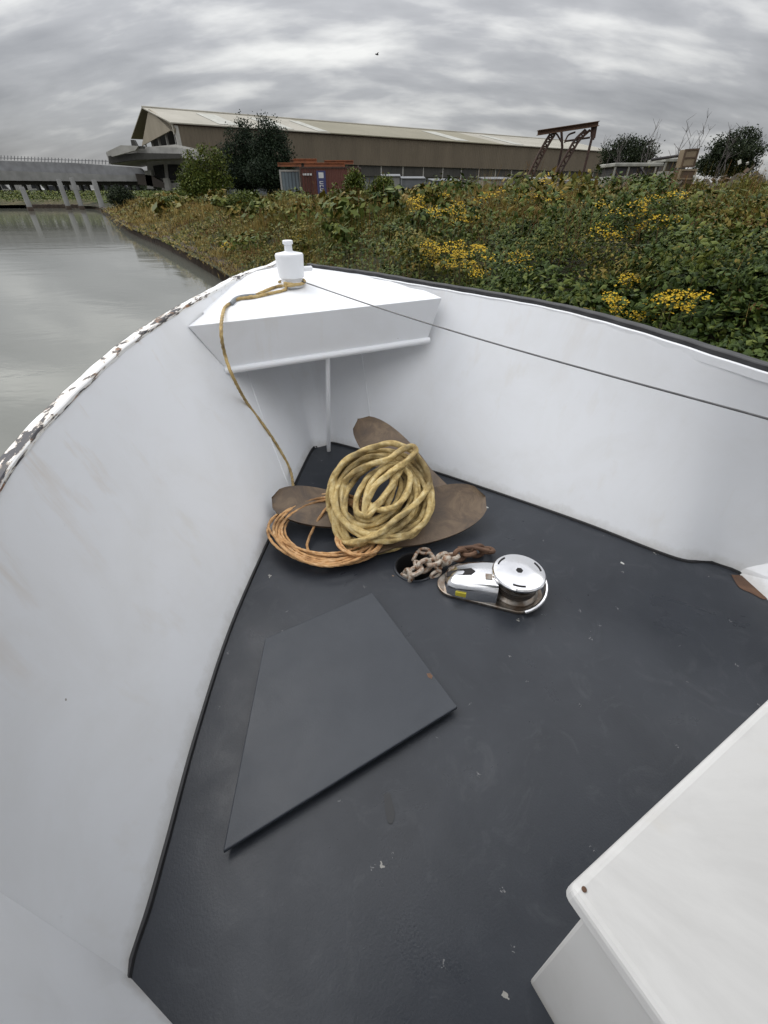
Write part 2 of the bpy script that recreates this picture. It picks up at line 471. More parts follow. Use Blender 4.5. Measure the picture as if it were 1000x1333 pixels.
capsweep('rail_cap', [bt + Vector((.0, .0, .0))] + railR, -.002, .012, -.03, .006, M_white, 1)
capsweep('rubbing_strip', [railR[0] + Vector((0, .03, 0))] + railR[1:], .014, .066, -.035, .026, M_black, 1, lambda t: .45 + .55*min(1, t*3))
# bow cleat pin beside the post
# deck
dpL = smooth_path(deckL, 5); dpR = smooth_path(deckR, 12)
HC = bl(540, 738, 0); HR = .093
def deck_mesh():
    bm = bmesh.new()
    outl = [Vector((p.x, p.y, 0)) for p in dpL[::-1]] + [Vector((p.x, p.y, 0)) for p in dpR]
    ov = [bm.verts.new(p) for p in outl]
    oe = [bm.edges.new((ov[i], ov[(i+1) % len(ov)])) for i in range(len(ov))]
    hv = [bm.verts.new((HC.x + HR*math.cos(2*math.pi*k/40), HC.y + HR*math.sin(2*math.pi*k/40), 0)) for k in range(40)]
    he = [bm.edges.new((hv[i], hv[(i+1) % 40])) for i in range(40)]
    bmesh.ops.triangle_fill(bm, use_beauty=True, edges=oe+he)
    for f in bm.faces:
        if f.normal.z < 0: f.normal_flip()
    me = bpy.data.meshes.new('deck'); bm.to_mesh(me); bm.free(); me.materials.append(M_deck)
    o = bpy.data.objects.new('deck', me); C.objects.link(o); o.parent = boat; return o
deck = deck_mesh()
# chain hole: turned rim and a dark pipe going down to the locker
M_dark = plain('dark_locker', (.010, .010, .011), (.018, .015, .014), 10, .8)
pipe = MB(); n = 40; vs = []; 
prof = [(HR+.010, .001), (HR+.008, .006), (HR+.001, .007), (HR-.004, .002), (HR-.005, -.03), (HR-.005, -.5)]
for r, z in prof: vs += [(HC.x + r*math.cos(2*math.pi*k/n), HC.y + r*math.sin(2*math.pi*k/n), z) for k in range(n)]
fs = [(i*n+k, i*n+(k+1) % n, (i+1)*n+(k+1) % n, (i+1)*n+k) for i in range(len(prof)-1) for k in range(n)] + [tuple(range((len(prof)-1)*n, len(prof)*n))]
rim = MB().add(vs[:3*n], [f for f in fs[:2*n]]); rim.build('hole_rim', M_deck, boat, smooth=True)
MB().add(vs[2*n:], [tuple(i-2*n for i in f) for f in fs[2*n:]]).build('chain_pipe', M_dark, boat, smooth=True)
# black sealant line round the deck edge
def seam(line, s):
    rows = []
    for i, p in enumerate(line):
        t = (line[min(i+1, len(line)-1)] - line[max(i-1, 0)]); t.z = 0; t.normalize(); nn = Vector((t.y, -t.x, 0))
        if nn.x*s > 0: nn = -nn
        w = .0075 + .0035*fbm(i*.13, s*5, 1.0, 3)
        rows.append([Vector((p.x, p.y, .012)) + nn*-.004, Vector((p.x, p.y, .010)) + nn*w*.5, Vector((p.x, p.y, .001)) + nn*w])
    return strip(rows, s < 0).build('deck_seam', M_seal, boat, smooth=True)
seam(dpL, -1); seam(dpR, 1)

from mathutils.bvhtree import BVHTree
_bv = BVHTree.FromPolygons([BM @ p for r in allrows for p in r], grid_faces(len(allrows), len(allrows[0])))
def on_wall(px, py, off=0.0):
    r = ray(px, py).normalized(); h = _bv.ray_cast(Vector((0, 0, H)), r)
    return h[0] - r*off if h[0] else atz(px, py, 0)
# raised side-deck boxes where the bulwark thickens, port and starboard
def gusset(s, p0, p1, wallz):
    # p0: where the deck edge leaves the wall, p1: inner corner on the deck, both in boat coords
    m = MB()
    zt = .17
    q0 = Vector((p0.x, p0.y, 0)); q1 = Vector((p1.x, p1.y, 0)); q2 = Vector((p1.x - s*.02, p1.y - .9, 0)); q3 = Vector((p1.x, p1.y-4.2, 0))
    up = [Vector((p0.x + s*.01, p0.y, .03)), Vector((p1.x + s*.055, p1.y, .085)), Vector((q2.x + s*.06, q2.y, .15)), Vector((q3.x + s*.06, q3.y, .15))]
    wl = [Vector((p0.x + s*.012, p0.y+.01, .035)), Vector((s*1.385, p0.y-.33, wallz)), Vector((s*1.44, p0.y-.95, wallz+.12)), Vector((s*1.45, p0.y-4.2, wallz+.12))]
    lo = [q0, q1, q2, q3]
    vs = lo + up + wl
    fs = []
    for k in range(3):
        fs.append((k, k+1, 4+k+1, 4+k)); fs.append((4+k, 4+k+1, 8+k+1, 8+k))
    if s < 0: fs = [f[::-1] for f in fs]
    return m.add(vs, fs).build('side_deck_fillet', M_white, boat, bevel=.012)
def port_fillet():
    n = 9; W = []; D = []
    for k in range(n):
        t = k/(n-1)*1.9; W.append(BI @ on_wall(168 - 168*t, 1271 - 110*t, .004))
        h_ = on_wall(116 - 116*t, 1294 - 62*t); D.append(BI @ (Vector((0, 0, H)).lerp(h_, .975 - .08*min(1, t))))
    W[0] = Vector(bl(168, 1271, .004))
    E1 = bl(224, 1335, .02); E = [Vector((E1.x + .02*k/(n-1), E1.y - .9*(k/(n-1))**1.2, .02 + .03*k/(n-1))) for k in range(n)]
    G = [Vector((p.x, p.y, -.01)) for p in E]
    tail = [[W[-1] + Vector((-.02, -3, .1)), D[-1] + Vector((0, -3, .05)), E[-1] + Vector((0, -3, 0)), G[-1] + Vector((0, -3, 0))]]
    rows_ = [[W[k], D[k], E[k], G[k]] for k in range(n)] + tail
    V = [p for r in rows_ for p in r]; A = len(V); V.append(Vector((W[0].x, W[0].y, -.01)))
    fs = grid_faces(n+1, 4, True) + [(0, 1, 2), (0, 2, 3, A)]
    MB().add(V, fs).build('side_deck_fillet', M_white, boat, smooth=True, ang=25, fix=True)
port_fillet()
gusset(1, bl(960, 745, 0), bl(1003, 784, 0), .36)

# bow platform: triangular locker top with a folded front plate
zt, zb = .955, .725
fl, fr = bl(245, 425, .915), bl(575, 388, .955)
dl, dr = bl(296, 482, .675), bl(556, 443, .722)
fy = (fl.y + fr.y)/2; 
# straighten athwartships but keep seen ends
top = MB()
def inner_at(rows, y, z):
    best = None
    for r in rows:
        for p in r:
            e = abs(p.y-y) + abs(p.z-z)
            if best is None or e < best[0]: best = (e, p)
    return best[1]
tl = [fl + Vector((-.03, 0, 0))]; 
apex = Vector((bowtip.x, bowtip.y - .08, 1.045))
P_l = []; P_r = []
offL = fl.x - inner_at(rowsL, fl.y, fl.z).x; offR = fr.x - inner_at(rowsR, fr.y, fr.z).x
for k in range(1, 12):
    u = k/12; y = fl.y + (apex.y-fl.y)*u; z = fl.z + (apex.z-fl.z)*u; p = inner_at(rowsL, y, z); P_l.append(Vector((p.x-.008+(offL+.008)*(1-u)**3, y, z)))
    y = fr.y + (apex.y-fr.y)*u; z = fr.z + (apex.z-fr.z)*u; p = inner_at(rowsR, y, z); P_r.append(Vector((p.x+.008+(offR-.008)*(1-u)**3, y, z)))
poly = [fl, fr] + P_r + [apex] + P_l[::-1]
th = Vector((0, 0, -.008))
m = MB(); n = len(poly)
ctr = Vector((0, (fl.y+apex.y)/2 - .05, 1.005))
vs = poly + [ctr]; m.add(vs, [(i, (i+1) % n, n) for i in range(n)])
m.build('platform_top', M_white, boat, smooth=True, ang=30)
_bp = BVHTree.FromPolygons([BM @ p for p in vs], [(i, (i+1) % n, n) for i in range(n)])
def on_plat(px, py, off=.008):
    r = ray(px, py).normalized(); h = _bp.ray_cast(Vector((0, 0, H)), r)
    return h[0] + Vector((0, 0, off)) if h[0] else atz(px, py, .97)
# front plate with rolled lower lip
m = MB()
e = Vector((0, -.001, 0))
m.prism([fl + Vector((0, -.004, .002)), fr + Vector((0, -.004, .002)), dr, dl], (0, .010, 0))
m.build('platform_front', M_white, boat, bevel=.003)
m = MB(); m.tube([dl + Vector((-.012, -.006, 0)), dr + Vector((.012, -.006, 0))], .018, 14)
m.build('platform_lip', M_white, boat, smooth=True)
# strut from the platform lip to the deck, and stem pipe behind it
m = MB(); ptop = (dl.lerp(dr, .48)); pb = bl(428, 587, .0)
m.tube([ptop + Vector((0, .02, 0)), Vector((pb.x, pb.y, .0))], .0135, 14); m.build('strut', M_white, boat, smooth=True)
m = MB(); st = BI @ Vector(atz(398, 470, .70)); st = Vector((-.03, .33, 0))
m.tube([Vector((-.03, .42, .95)), Vector((-.035, .30, .52))], .045, 20); m.build('stem_pipe', M_white, boat, smooth=True)
# weld seam down the starboard plating
# post
pc = BI @ on_plat(381, 372, 0); pc.z -= .004
postprof = [(.070, 0), (.070, .03), (.066, .034), (.066, .05), (.078, .055), (.080, .075), (.086, .17), (.087, .178), (.083, .188), (.034, .198), (.024, .202), (.023, .236), (.031, .240), (.031, .256), (.026, .259)]
kk = .88
m = MB(); m.lathe([(r*1.03*kk, z*kk) for r, z in postprof], pc, 18); m.build('bow_post', M_white, boat, smooth=True, ang=30)
m = MB(); m.tube([pc + Vector((.02, -.0, .085)), pc + Vector((.135, .035, .08))], .014, 10); m.build('post_pin', M_white, boat, smooth=True)
# fairlead opening marks on the port bow are modelled as two small scupper slots
for q in ():
    p = rail_pt(*q); mm = Matrix.Translation(p + Vector((-.018, .005, .0225))) @ Matrix.Rotation(R(40), 4, 'Z')
    MB().box(-.022, .022, -.008, .008, 0, .002, mm).build('scupper_slot', M_seal, boat)

# ------------------------------------------------------------ cabin trunk, lower right
lc = bl(740, 1153, .65)
cab = empty('cabin_trunk', BM @ Vector((lc.x, lc.y, 0)), TH + R(2.0), 'white painted cabin trunk with overhanging lid in the lower right corner', 'boat cabin')
m = MB(); m.box(0, 1.15, -.42, 0, -.045, 0, Matrix.Translation((0, 0, .65)))
lid = m.build('lid', M_white2, cab, bevel=.012, seg=3)
m = MB()
b0 = [(.045, -.060), (1.11, -.060), (1.11, -.42), (.045, -.42)]
t0 = [(.022, -.032), (1.12, -.032), (1.12, -.42), (.022, -.42)]
vs = [(x, y, .0) for x, y in b0] + [(x, y, .604) for x, y in t0]
m.add(vs, [(0, 1, 5, 4), (1, 2, 6, 5), (2, 3, 7, 6), (3, 0, 4, 7)]); M_white3 = white_paint('white_side_paint', (.62, .615, .60), (.5, .49, .45), .4, .5)
m.build('body', M_white3, cab, bevel=.006, fix=True)
m = MB(); m.lathe([(.0036, 0), (.0036, .001), (.002, .0014)], (.016, -.014, .6505), 14); m.build('screw', M_rust, cab)

# ------------------------------------------------------------ hatch cover lying on the deck
hq = [atz(345, 831, .038), atz(485, 771, .038), atz(596, 920, .038), atz(290, 1109, .038)]
hc = sum(hq, Vector())/4; hc.z = 0
hatch = empty('hatch_cover', hc, 0, 'loose dark grey four-sided steel hatch plate lying on the deck', 'hatch cover')
m = MB(); m.prism([q - hc - Vector((0, 0, .016)) for q in hq[::-1]], (0, 0, .016)); m.build('plate', M_hatch, hatch, bevel=.0035, fix=True)
# turned-down flange set in from the edge, leaves a dark gap under the plate
cc = sum([q-hc for q in hq], Vector())/4; inn = [cc + (q-hc-cc)*.94 for q in hq]
m = MB()
inn = [Vector((p.x, p.y, 0)) for p in inn]
m.prism(inn[::-1], (0, 0, .0215)); m.build('coaming', M_dark, hatch, fix=True)
# chipped corner with rust
ch = atz(560, 880, .0388) - hc
m = MB(); m.add([ch + Vector(p) for p in ((-.012, .010, 0.0), (.002, .012, 0.0), (.010, 0, 0.0), (.004, -.012, 0.0), (-.008, -.004, 0.0))] , [(4, 3, 2, 1, 0)])
m.add([ch + Vector(p) for p in ((-.012, .010, 0.0), (.002, .012, 0.0), (.010, 0, 0.0))], [])
m.build('rust_chip', M_rust, hatch)

M_scuff = plain('scuffed_deck_paint', (.006, .007, .009), (.010, .011, .014), 10, .35)
def stain(name, pts, z, m_):
    P = smooth_path([atz(x, y, z) for x, y in pts] + [atz(*pts[0], z)], 6)[:-1]
    q = [BI @ p for p in P]; MB().add(q, [tuple(range(len(q)))]).build(name, m_, boat)
stain('rust_streak', ((952, 748), (968, 750), (985, 762), (999, 776), (994, 780), (978, 772), (962, 764)), .0022, M_rust)
stain('dark_scuff', ((500, 1034), (507, 1032), (511, 1045), (514, 1058), (511, 1071), (505, 1070), (502, 1056)), .0022, M_scuff)
# unseen deckhouse added behind the camera to shade the foredeck
WHS = empty('unseen_wheelhouse', BM @ Vector((0, -2.97, 0)), TH, 'unseen white deckhouse with dark front windows, added aft to shade the foredeck', 'unseen_wheelhouse')
MB().box(-1.12, 1.12, -2.6, 0, 0, 1.25).build('lower_wall', M_white, WHS, bevel=.02)
f = MB()
for x in (-1.12, -.42, .34, 1.04): f.box(x, x+.08, -.08, 0, 1.252, 1.95)
f.box(-1.12, -1.04, -2.6, -.09, 1.252, 1.95); f.box(1.04, 1.12, -2.6, -.09, 1.252, 1.95)
f.build('window_posts', M_white, WHS)
for x in (-1.035, -.335, .425): MB().box(x, x+(.61 if x < .4 else .61), -.05, -.035, 1.255, 1.947).build('window', M_glass0, WHS)
MB().box(-1.2, 1.2, -2.7, .78, 1.952, 2.05).build('roof', M_white, WHS, bevel=.03)  # overhang carried forward over the camera, out of view, to darken the deck
# ------------------------------------------------------------ windlass
wd = atz(676, 744, .135); wn = atz(598, 745, .09)
ax = Vector((wd.x-wn.x, wd.y-wn.y, 0)); ang = math.atan2(ax.y, ax.x); DL = ax.length
wl = empty('anchor_windlass', (wd.x, wd.y, 0), ang, 'polished chrome anchor windlass with round rope drum beside the chain hole', 'windlass')
def stadium(x0, x1, r0, r1, n=12):
    P = []
    for k in range(n+1):
        t = -math.pi/2 + math.pi*k/n; P.append((x1 + r1*math.cos(t), r1*math.sin(t)))
    for k in range(n+1):
        t = math.pi/2 + math.pi*k/n; P.append((x0 + r0*math.cos(t), r0*math.sin(t)))
    return P
m = MB(); m.prism([(x, y, 0) for x, y in stadium(-DL-.015, 0, .076, .122, 18)], (0, 0, .016)); m.build('base_plate', M_steel, wl, bevel=.004, fix=True)
# nose housing with a slot for the chain
def housing():
    bm = bmesh.new()
    xs = [-DL-.060, -DL-.045, -DL-.01, -DL+.05, -DL+.10, -.085]
    hw = [.036, .060, .073, .080, .085, .088]
    hz = [.050, .070, .086, .100, .108, .111]
    rows = []
    for x, w, z in zip(xs, hw, hz):
        rows.append([bm.verts.new((x, yy*w, zz)) for yy, zz in ((-1.08, .016), (-1.04, z*.55), (-.93, z*.9), (-.7, z), (-.0, z*1.04), (.7, z), (.93, z*.9), (1.04, z*.55), (1.08, .016))])
    for i in range(len(rows)-1):
        for k in range(8): bm.faces.new((rows[i][k], rows[i+1][k], rows[i+1][k+1], rows[i][k+1]))
    bm.faces.new(rows[0]); bm.faces.new(rows[-1][::-1])
    bmesh.ops.recalc_face_normals(bm, faces=bm.faces)
    me = bpy.data.meshes.new('housing'); bm.to_mesh(me); bm.free(); me.materials.append(M_chrome)
    o = bpy.data.objects.new('housing', me); C.objects.link(o); o.parent = wl
    me.polygons.foreach_set('use_smooth', [True]*len(me.polygons)); me.set_sharp_from_angle(angle=R(50)); return o
hs = housing()
m = MB(); zz = .0865
for k in range(1):
    P = [(-DL-.054, -.015, .070), (-DL-.0, -.017, .0935), (-DL+.050, -.018, .1072), (-DL+.068, 0, .1095), (-DL+.050, .018, .1072), (-DL-.0, .017, .0935), (-DL-.054, .015, .070)]
    m.prism(P, (0, 0, -.004))
m.build('chain_slot', M_dark, wl, fix=True)
m = MB(); m.prism([(-DL-.01, -.080, .030), (-DL+.035, -.086, .030), (-DL+.035, -.084, .052), (-DL-.01, -.078, .050)], (0, -.004, 0)); m.build('sticker', M_yellow, wl, fix=True)
m = MB(); m.prism([(-.14, -.045, .1118), (-.11, -.045, .1135), (-.11, -.014, .1150), (-.14, -.014, .1138)], (0, 0, .0015)); m.build('maker_plate', M_steel, wl, fix=True)
m = MB(); m.lathe([(.100, .016), (.100, .028), (.094, .034), (.074, .042), (.070, .060), (.078, .074), (.094, .080), (.094, .088), (.076, .094), (.074, .104), (.098, .112), (.106, .118)], (0, 0, 0), 48)
m.build('drum', M_steel, wl, smooth=True, ang=35)
for z, rr in ((.050, .082), (.064, .083), (.099, .084)):
    m = MB(); m.tube([(rr*math.cos(2*math.pi*k/40), rr*math.sin(2*math.pi*k/40), z) for k in range(40)], .0065, 8, closed=True); m.build('drum_groove', M_darkmetal, wl, smooth=True)
m = MB(); m.lathe([(.104, .118), (.112, .122), (.113, .130), (.108, .136), (.090, .140), (.030, .143), (.016, .1425)], (0, 0, 0), 56); cap = m.build('drum_cap', M_chrome, wl, smooth=True, ang=30)
m = MB(); m.lathe([(.015, .143), (.015, .1445), (.006, .1445)], (0, 0, 0), 6); m.build('cap_socket', M_dark, cap)
for k in range(3):
    t = R(120*k + 25); P = []
    for j in range(9):
        a = t + R(-16 + 4*j); P.append((.092*math.cos(a), .092*math.sin(a), .1405))
    m = MB(); m.tube(P, .0035, 6); m.build('cap_slot', M_dark, cap, smooth=True)
# stripper arm on the far side of the drum
m = MB(); P = []
for j in range(12):
    a = R(-75 + 11*j); P.append((.128*math.cos(a), .128*math.sin(a), .022 + .006*j))
m.tube(P, .009, 8); m.build('stripper_arm', M_chrome, wl, smooth=True)
m = MB(); m.lathe([(.016, .016), (.016, .09), (.011, .098)], (.122*math.cos(R(48)), .122*math.sin(R(48)), 0), 14); m.build('arm_pivot', M_rust, wl, smooth=True)
for x, y in ((-DL-.035, -.052), (-DL-.035, .052), (.075, -.085)):
    m = MB(); m.lathe([(.009, .016), (.009, .021), (.004, .023)], (x, y, 0), 6); m.build('bolt', M_steel, wl)

# ------------------------------------------------------------ anchor chain
chn = empty('anchor_chain', atz(540, 738, 0), 0, 'short rusty galvanised chain running from the deck hole to the windlass nose', 'chain')
co = chn.location.copy()
cp = smooth_path([atz(530, 752, -.05)-co, atz(533, 748, .02)-co, atz(556, 735, .045)-co, atz(580, 727, .05)-co, atz(600, 722, .04)-co, atz(622, 717, .035)-co, atz(640, 716, .03)-co], 20)
cd = [0]
for i in range(1, len(cp)): cd.append(cd[-1] + (cp[i]-cp[i-1]).length)
NL = 11
for k in range(NL):
    t = (k+.5)/NL; p = by_t(cp, cd, t); q = by_t(cp, cd, min(1, t+.04)); tt = (q - by_t(cp, cd, max(0, t-.04))).normalized()
    sd_ = tt.cross(Vector((0, 0, 1))).normalized(); up_ = sd_.cross(tt)
    a = R(20 + (90 if k % 2 else 0)); w = sd_*math.cos(a) + up_*math.sin(a)
    L2 = cd[-1]/NL*.62; W2 = .024; P = []
    for j in range(20):
        th_ = 2*math.pi*j/20; c_, s_ = math.cos(th_), math.sin(th_)
        P.append(p + tt*(L2*math.copysign(abs(c_)**.8, c_)) + w*(W2*1.1*math.copysign(abs(s_)**.7, s_)))
    MB().tube(P, .0115, 8, closed=True).build('link', M_galv if k < 7 else M_rust, chn, smooth=True)
# swivel ball
m = MB(); cen = atz(582, 729, .065)-co
m.lathe([(.003, -.026), (.016, -.022), (.025, -.009), (.026, .006), (.018, .021), (.004, .027)], cen, 20, None); m.build('swivel', M_galv, chn, smooth=True)
# second slack bight of chain beside it
cp2 = smooth_path([atz(548, 742, .01)-co, atz(540, 725, .02)-co, atz(556, 718, .02)-co, atz(572, 741, .02)-co, atz(560, 752, .0)-co], 12)
cd2 = [0]
for i in range(1, len(cp2)): cd2.append(cd2[-1] + (cp2[i]-cp2[i-1]).length)
for k in range(6):
    t = (k+.5)/6; p = by_t(cp2, cd2, t); tt = (by_t(cp2, cd2, min(1, t+.05)) - by_t(cp2, cd2, max(0, t-.05))).normalized()
    sd_ = tt.cross(Vector((0, 0, 1))).normalized(); up_ = sd_.cross(tt); a = R(-15 + (90 if k % 2 else 0)); w = sd_*math.cos(a) + up_*math.sin(a)
    P = [p + tt*(.026*math.cos(2*math.pi*j/18)) + w*(.014*math.sin(2*math.pi*j/18)) for j in range(18)]
    MB().tube(P, .0085, 8, closed=True).build('link', M_galv, chn, smooth=True)
# rusty fork lying behind the nose
m = MB(); m.tube([atz(596, 714, .05)-co, atz(615, 712, .06)-co, atz(637, 717, .06)-co], .010, 8); m.tube([atz(600, 724, .03)-co, atz(618, 712, .05)-co], .008, 8)
m.build('shackle', M_rust, chn, smooth=True)

# ------------------------------------------------------------ propeller
pr0 = atz(498, 672, .08)
prop = empty('boat_propeller', (pr0.x, pr0.y, 0), 0, 'large corroded brown three-bladed propeller lying at the bow under coiled rope', 'propeller')
po = prop.location.copy()
def blade(root, tip, wide, r0=.5, bulge=.035, thick=.020, skew=0.0, egg=.1):
    """root, tip, and a point that gives half-width direction (all in world)"""
    root, tip, wide = root-po, tip-po, wide-po
    ax_ = tip-root; c = root.lerp(tip, .5); wv = wide-c; wv -= ax_*(wv.dot(ax_)/ax_.length_squared)
    nrm = ax_.cross(wv).normalized(); 
    if nrm.z < 0: nrm = -nrm
    rows = []; NT, NW = 22, 10
    for i in range(NT+1):
        u = i/NT; s = math.sqrt(max(0, 1 - (2*u-1)**2))
        # fuller toward the tip, cut off at the root
        hw = (s**.85)*(1 + egg*(u-.5)*2)
        if u < .3: hw = max(hw, r0)
        ctr_ = root + ax_*u + wv*(skew*math.sin(math.pi*u))
        row = [ctr_ + wv*hw*(2*k/NW - 1) + nrm*(bulge*(1-(2*k/NW-1)**2)*(1-u*.4)*(-1) + bulge*.6*(u**2)) for k in range(NW+1)]
        rows.append(row)
    topv = [p + nrm*thick*.5 for r in rows for p in r]; botv = [p - nrm*thick*.5 for r in rows for p in r]
    nc = NW+1; nr = NT+1; N0 = nr*nc
    f = grid_faces(nr, nc, True) + [tuple(i+N0 for i in q) for q in grid_faces(nr, nc)]
    bd = [k for k in range(nc)] + [i*nc+nc-1 for i in range(1, nr)] + [(nr-1)*nc+k for k in range(nc-2, -1, -1)] + [i*nc for i in range(nr-2, 0, -1)]
    f += [(bd[i], bd[(i+1) % len(bd)], bd[(i+1) % len(bd)]+N0, bd[i]+N0) for i in range(len(bd))]
    m = MB(); m.add(topv+botv, f); return m.build('blade', M_prop, prop, smooth=True, fix=True, ang=50)
blade(atz(482, 698, .09), atz(630, 648, .13), atz(564, 636, .185), .7, egg=.12, bulge=.02)          # right
blade(atz(475, 672, .09), atz(355, 650, .13), atz(400, 634, .165), .65, bulge=.02)         # left
blade(atz(566, 648, .14), atz(466, 546, .34), atz(531, 574, .30), .8, bulge=-.015)  # top, leaning on the plating
m = MB(); m.lathe([(.105, .0), (.11, .02), (.105, .06), (.085, .10), (.06, .12), (.045, .12)], (0, 0, .02), 32); m.build('hub', M_prop, prop, smooth=True, ang=35)

# ------------------------------------------------------------ ropes
def rope_mesh(path, r, strands=3, pitch=None, step=None, nseg=15):
    pitch = pitch or r*7; step = step or r*.55
    d = [0]
    for i in range(1, len(path)): d.append(d[-1] + (path[i]-path[i-1]).length)
    n = int(d[-1]/step); pts = []; j = 1
    for i in range(n+1):
        s = d[-1]*i/n
        while j < len(path)-1 and d[j] < s: j += 1
        k = (s-d[j-1])/max(1e-9, d[j]-d[j-1]); pts.append(path[j-1].lerp(path[j], k))
    vs = []; up = None
    for i, p in enumerate(pts):
        t = (pts[min(i+1, n)] - pts[max(i-1, 0)]).normalized()
        if up is None: up = Vector((0, 0, 1)) if abs(t.z) < .9 else Vector((1, 0, 0))
        a = (up - t*up.dot(t)).normalized(); b_ = t.cross(a); up = a
        tw = 2*math.pi*(d[-1]*i/n)/pitch/strands
        for k in range(nseg):
            th_ = 2*math.pi*k/nseg
            rr = r*(.70 + .32*abs(math.cos(strands*(th_ - tw)/1.0*.5)))
            vs.append(p + (a*math.cos(th_) + b_*math.sin(th_))*rr)
    fs = [(i*nseg+k, i*nseg+(k+1) % nseg, (i+1)*nseg+(k+1) % nseg, (i+1)*nseg+k) for i in range(n) for k in range(nseg)]
    fs += [tuple(range(nseg))[::-1], tuple(range(n*nseg, (n+1)*nseg))]
    m = MB(); m.add(vs, fs); return m
# thick yellow coil: a tilted heap on the hub
yc = atz(492, 643, .20)
e1 = Vector((1, 0, 0)); e2 = Vector((0, math.cos(R(33)), math.sin(R(33)))); e3 = e1.cross(e2)
rnd = random.Random(11)
def coil_path(turns, per=28, rx=(.13, .27), ry=(.13, .25), tilt=R(28), zspread=.10, jit=.02, seed=3, rmin=0, drop=0.05):
    q = random.Random(seed); P = []
    rxs = [q.uniform(*rx) for _ in range(turns+2)]; rys = [q.uniform(*ry) for _ in range(turns+2)]
    cxs = [q.uniform(-jit, jit) for _ in range(turns+2)]; cys = [q.uniform(-jit, jit) for _ in range(turns+2)]
    zs = [q.uniform(0, zspread) for _ in range(turns+2)]; ph = [q.uniform(-.3, .3) for _ in range(turns+2)]
    for i in range(turns*per):
        t = i/per; k = int(t); u = t-k; u2 = u*u*(3-2*u)
        L_ = lambda a: a[k]*(1-u2) + a[k+1]*u2
        th_ = 2*math.pi*t + L_(ph)*.4
        x = L_(cxs) + L_(rxs)*math.cos(th_); y = L_(cys) + L_(rys)*math.sin(th_)
        x, y = x*math.cos(tilt) - y*math.sin(tilt), x*math.sin(tilt) + y*math.cos(tilt)
        P.append((x, y, L_(zs)))
    return P
def place(P, c, a, b_, n_, sagr=.0): return [c + a*x + b_*y + n_*z - Vector((0, 0, sagr*(x*x+y*y))) for x, y, z in P]
yP = place(coil_path(14, rx=(.115, .265), ry=(.19, .29), tilt=R(-30), jit=.022, zspread=.085, seed=5), yc, e1, e2, e3, .5)
yP2 = place(coil_path(6, rx=(.035, .11), ry=(.09, .20), tilt=R(-32), jit=.035, zspread=.08, seed=9), yc + e3*.035 + Vector((0.02, 0, 0)), e1, e2, e3, .3)
yr = empty('yellow_rope_coil', (yc.x, yc.y, 0), 0, 'thick dirty yellow rope coiled in a heap on the propeller hub', 'rope')
yo = yr.location.copy()
mid = [yP[-1].lerp(yP2[0], k/6) for k in range(1, 6)]
path = [p-yo for p in yP + mid + yP2]
path = smooth_path([p + Vector((rnd.gauss(0, .0025), rnd.gauss(0, .0025), rnd.gauss(0, .003))) for p in path[::3]], 6)
rope_mesh(path, .0150).build('coil', M_yrope, yr, smooth=True, ang=80)
# a folded bight on top, upper right of the heap, and loose bights lying across
b1 = smooth_path([yc + e1*x + e2*y + e3*z - yo for x, y, z in ((-.19, .02, .00), (-.15, .06, .07), (-.06, .10, .115), (.05, .13, .13), (.13, .185, .14), (.175, .20, .135), (.185, .165, .13), (.13, .11, .13), (.05, .05, .125), (-.02, -.02, .115), (-.06, -.11, .085), (-.08, -.17, .03), (-.07, -.22, -.02))], 8)
rope_mesh(b1, .0165).build('bight', M_yrope, yr, smooth=True, ang=80)
b2 = smooth_path([yc + e1*x + e2*y + e3*z - yo for x, y, z in ((-.25, -.08, -.03), (-.24, .02, .05), (-.17, .13, .10), (-.04, .20, .115), (.09, .235, .10), (.20, .17, .085), (.26, .04, .06), (.19, -.08, .08), (.10, -.16, .09), (-.0, -.24, .08), (-.12, -.27, .04), (-.19, -.24, -.04))], 8)
rope_mesh(b2, .0165).build('bight', M_yrope, yr, smooth=True, ang=80)
# thin orange coil flat on the deck
oc = atz(424, 703, .018)
orr = empty('orange_rope_coil', (oc.x, oc.y, 0), 0, 'thin faded orange rope coiled loosely on the deck at the port side', 'rope')
oo = orr.location.copy()
oP = place(coil_path(13, per=30, rx=(.225, .315), ry=(.165, .235), tilt=R(-8), jit=.03, zspread=.045, seed=21), oc + Vector((-.01, .01, 0)), Vector((1, 0, 0)), Vector((0, 1, .0)), Vector((0, 0, 1)))
for i, p in enumerate(oP):        # left side is propped up against the plating and the blade
    k = sstep(.08, -.30, p.x-oc.x); p.z += .045*k; p.x += .03*k; p.z += .10*sstep(.0, .16, p.y-oc.y)*(1-k)
rope_mesh(smooth_path([p-oo for p in oP[::2]], 4),   .0072, pitch=.045, nseg=12).build('coil', M_orope, orr, smooth=True, ang=80)
oP = place(coil_path(3, per=30, rx=(.10, .14), ry=(.09, .13), tilt=R(20), jit=.03, zspread=.03, seed=4), oc + Vector((.20, -.06, .03)), Vector((1, 0, 0)), Vector((0, 1, 0)), Vector((0, 0, 1)))
rope_mesh(smooth_path([p-oo for p in oP[::2]], 4),   .0072, pitch=.045, nseg=12).build('coil', M_orope, orr, smooth=True, ang=80)
lp = smooth_path([atz(434, 652, .14)-oo, atz(420, 668, .10)-oo, atz(407, 690, .05)-oo, atz(400, 712, .02)-oo, atz(412, 728, .02)-oo, atz(440, 735, .03)-oo, atz(462, 730, .05)-oo], 10)
rope_mesh(lp, .0075, pitch=.05, nseg=12).build('loose_end', M_orope, orr, smooth=True, ang=80)
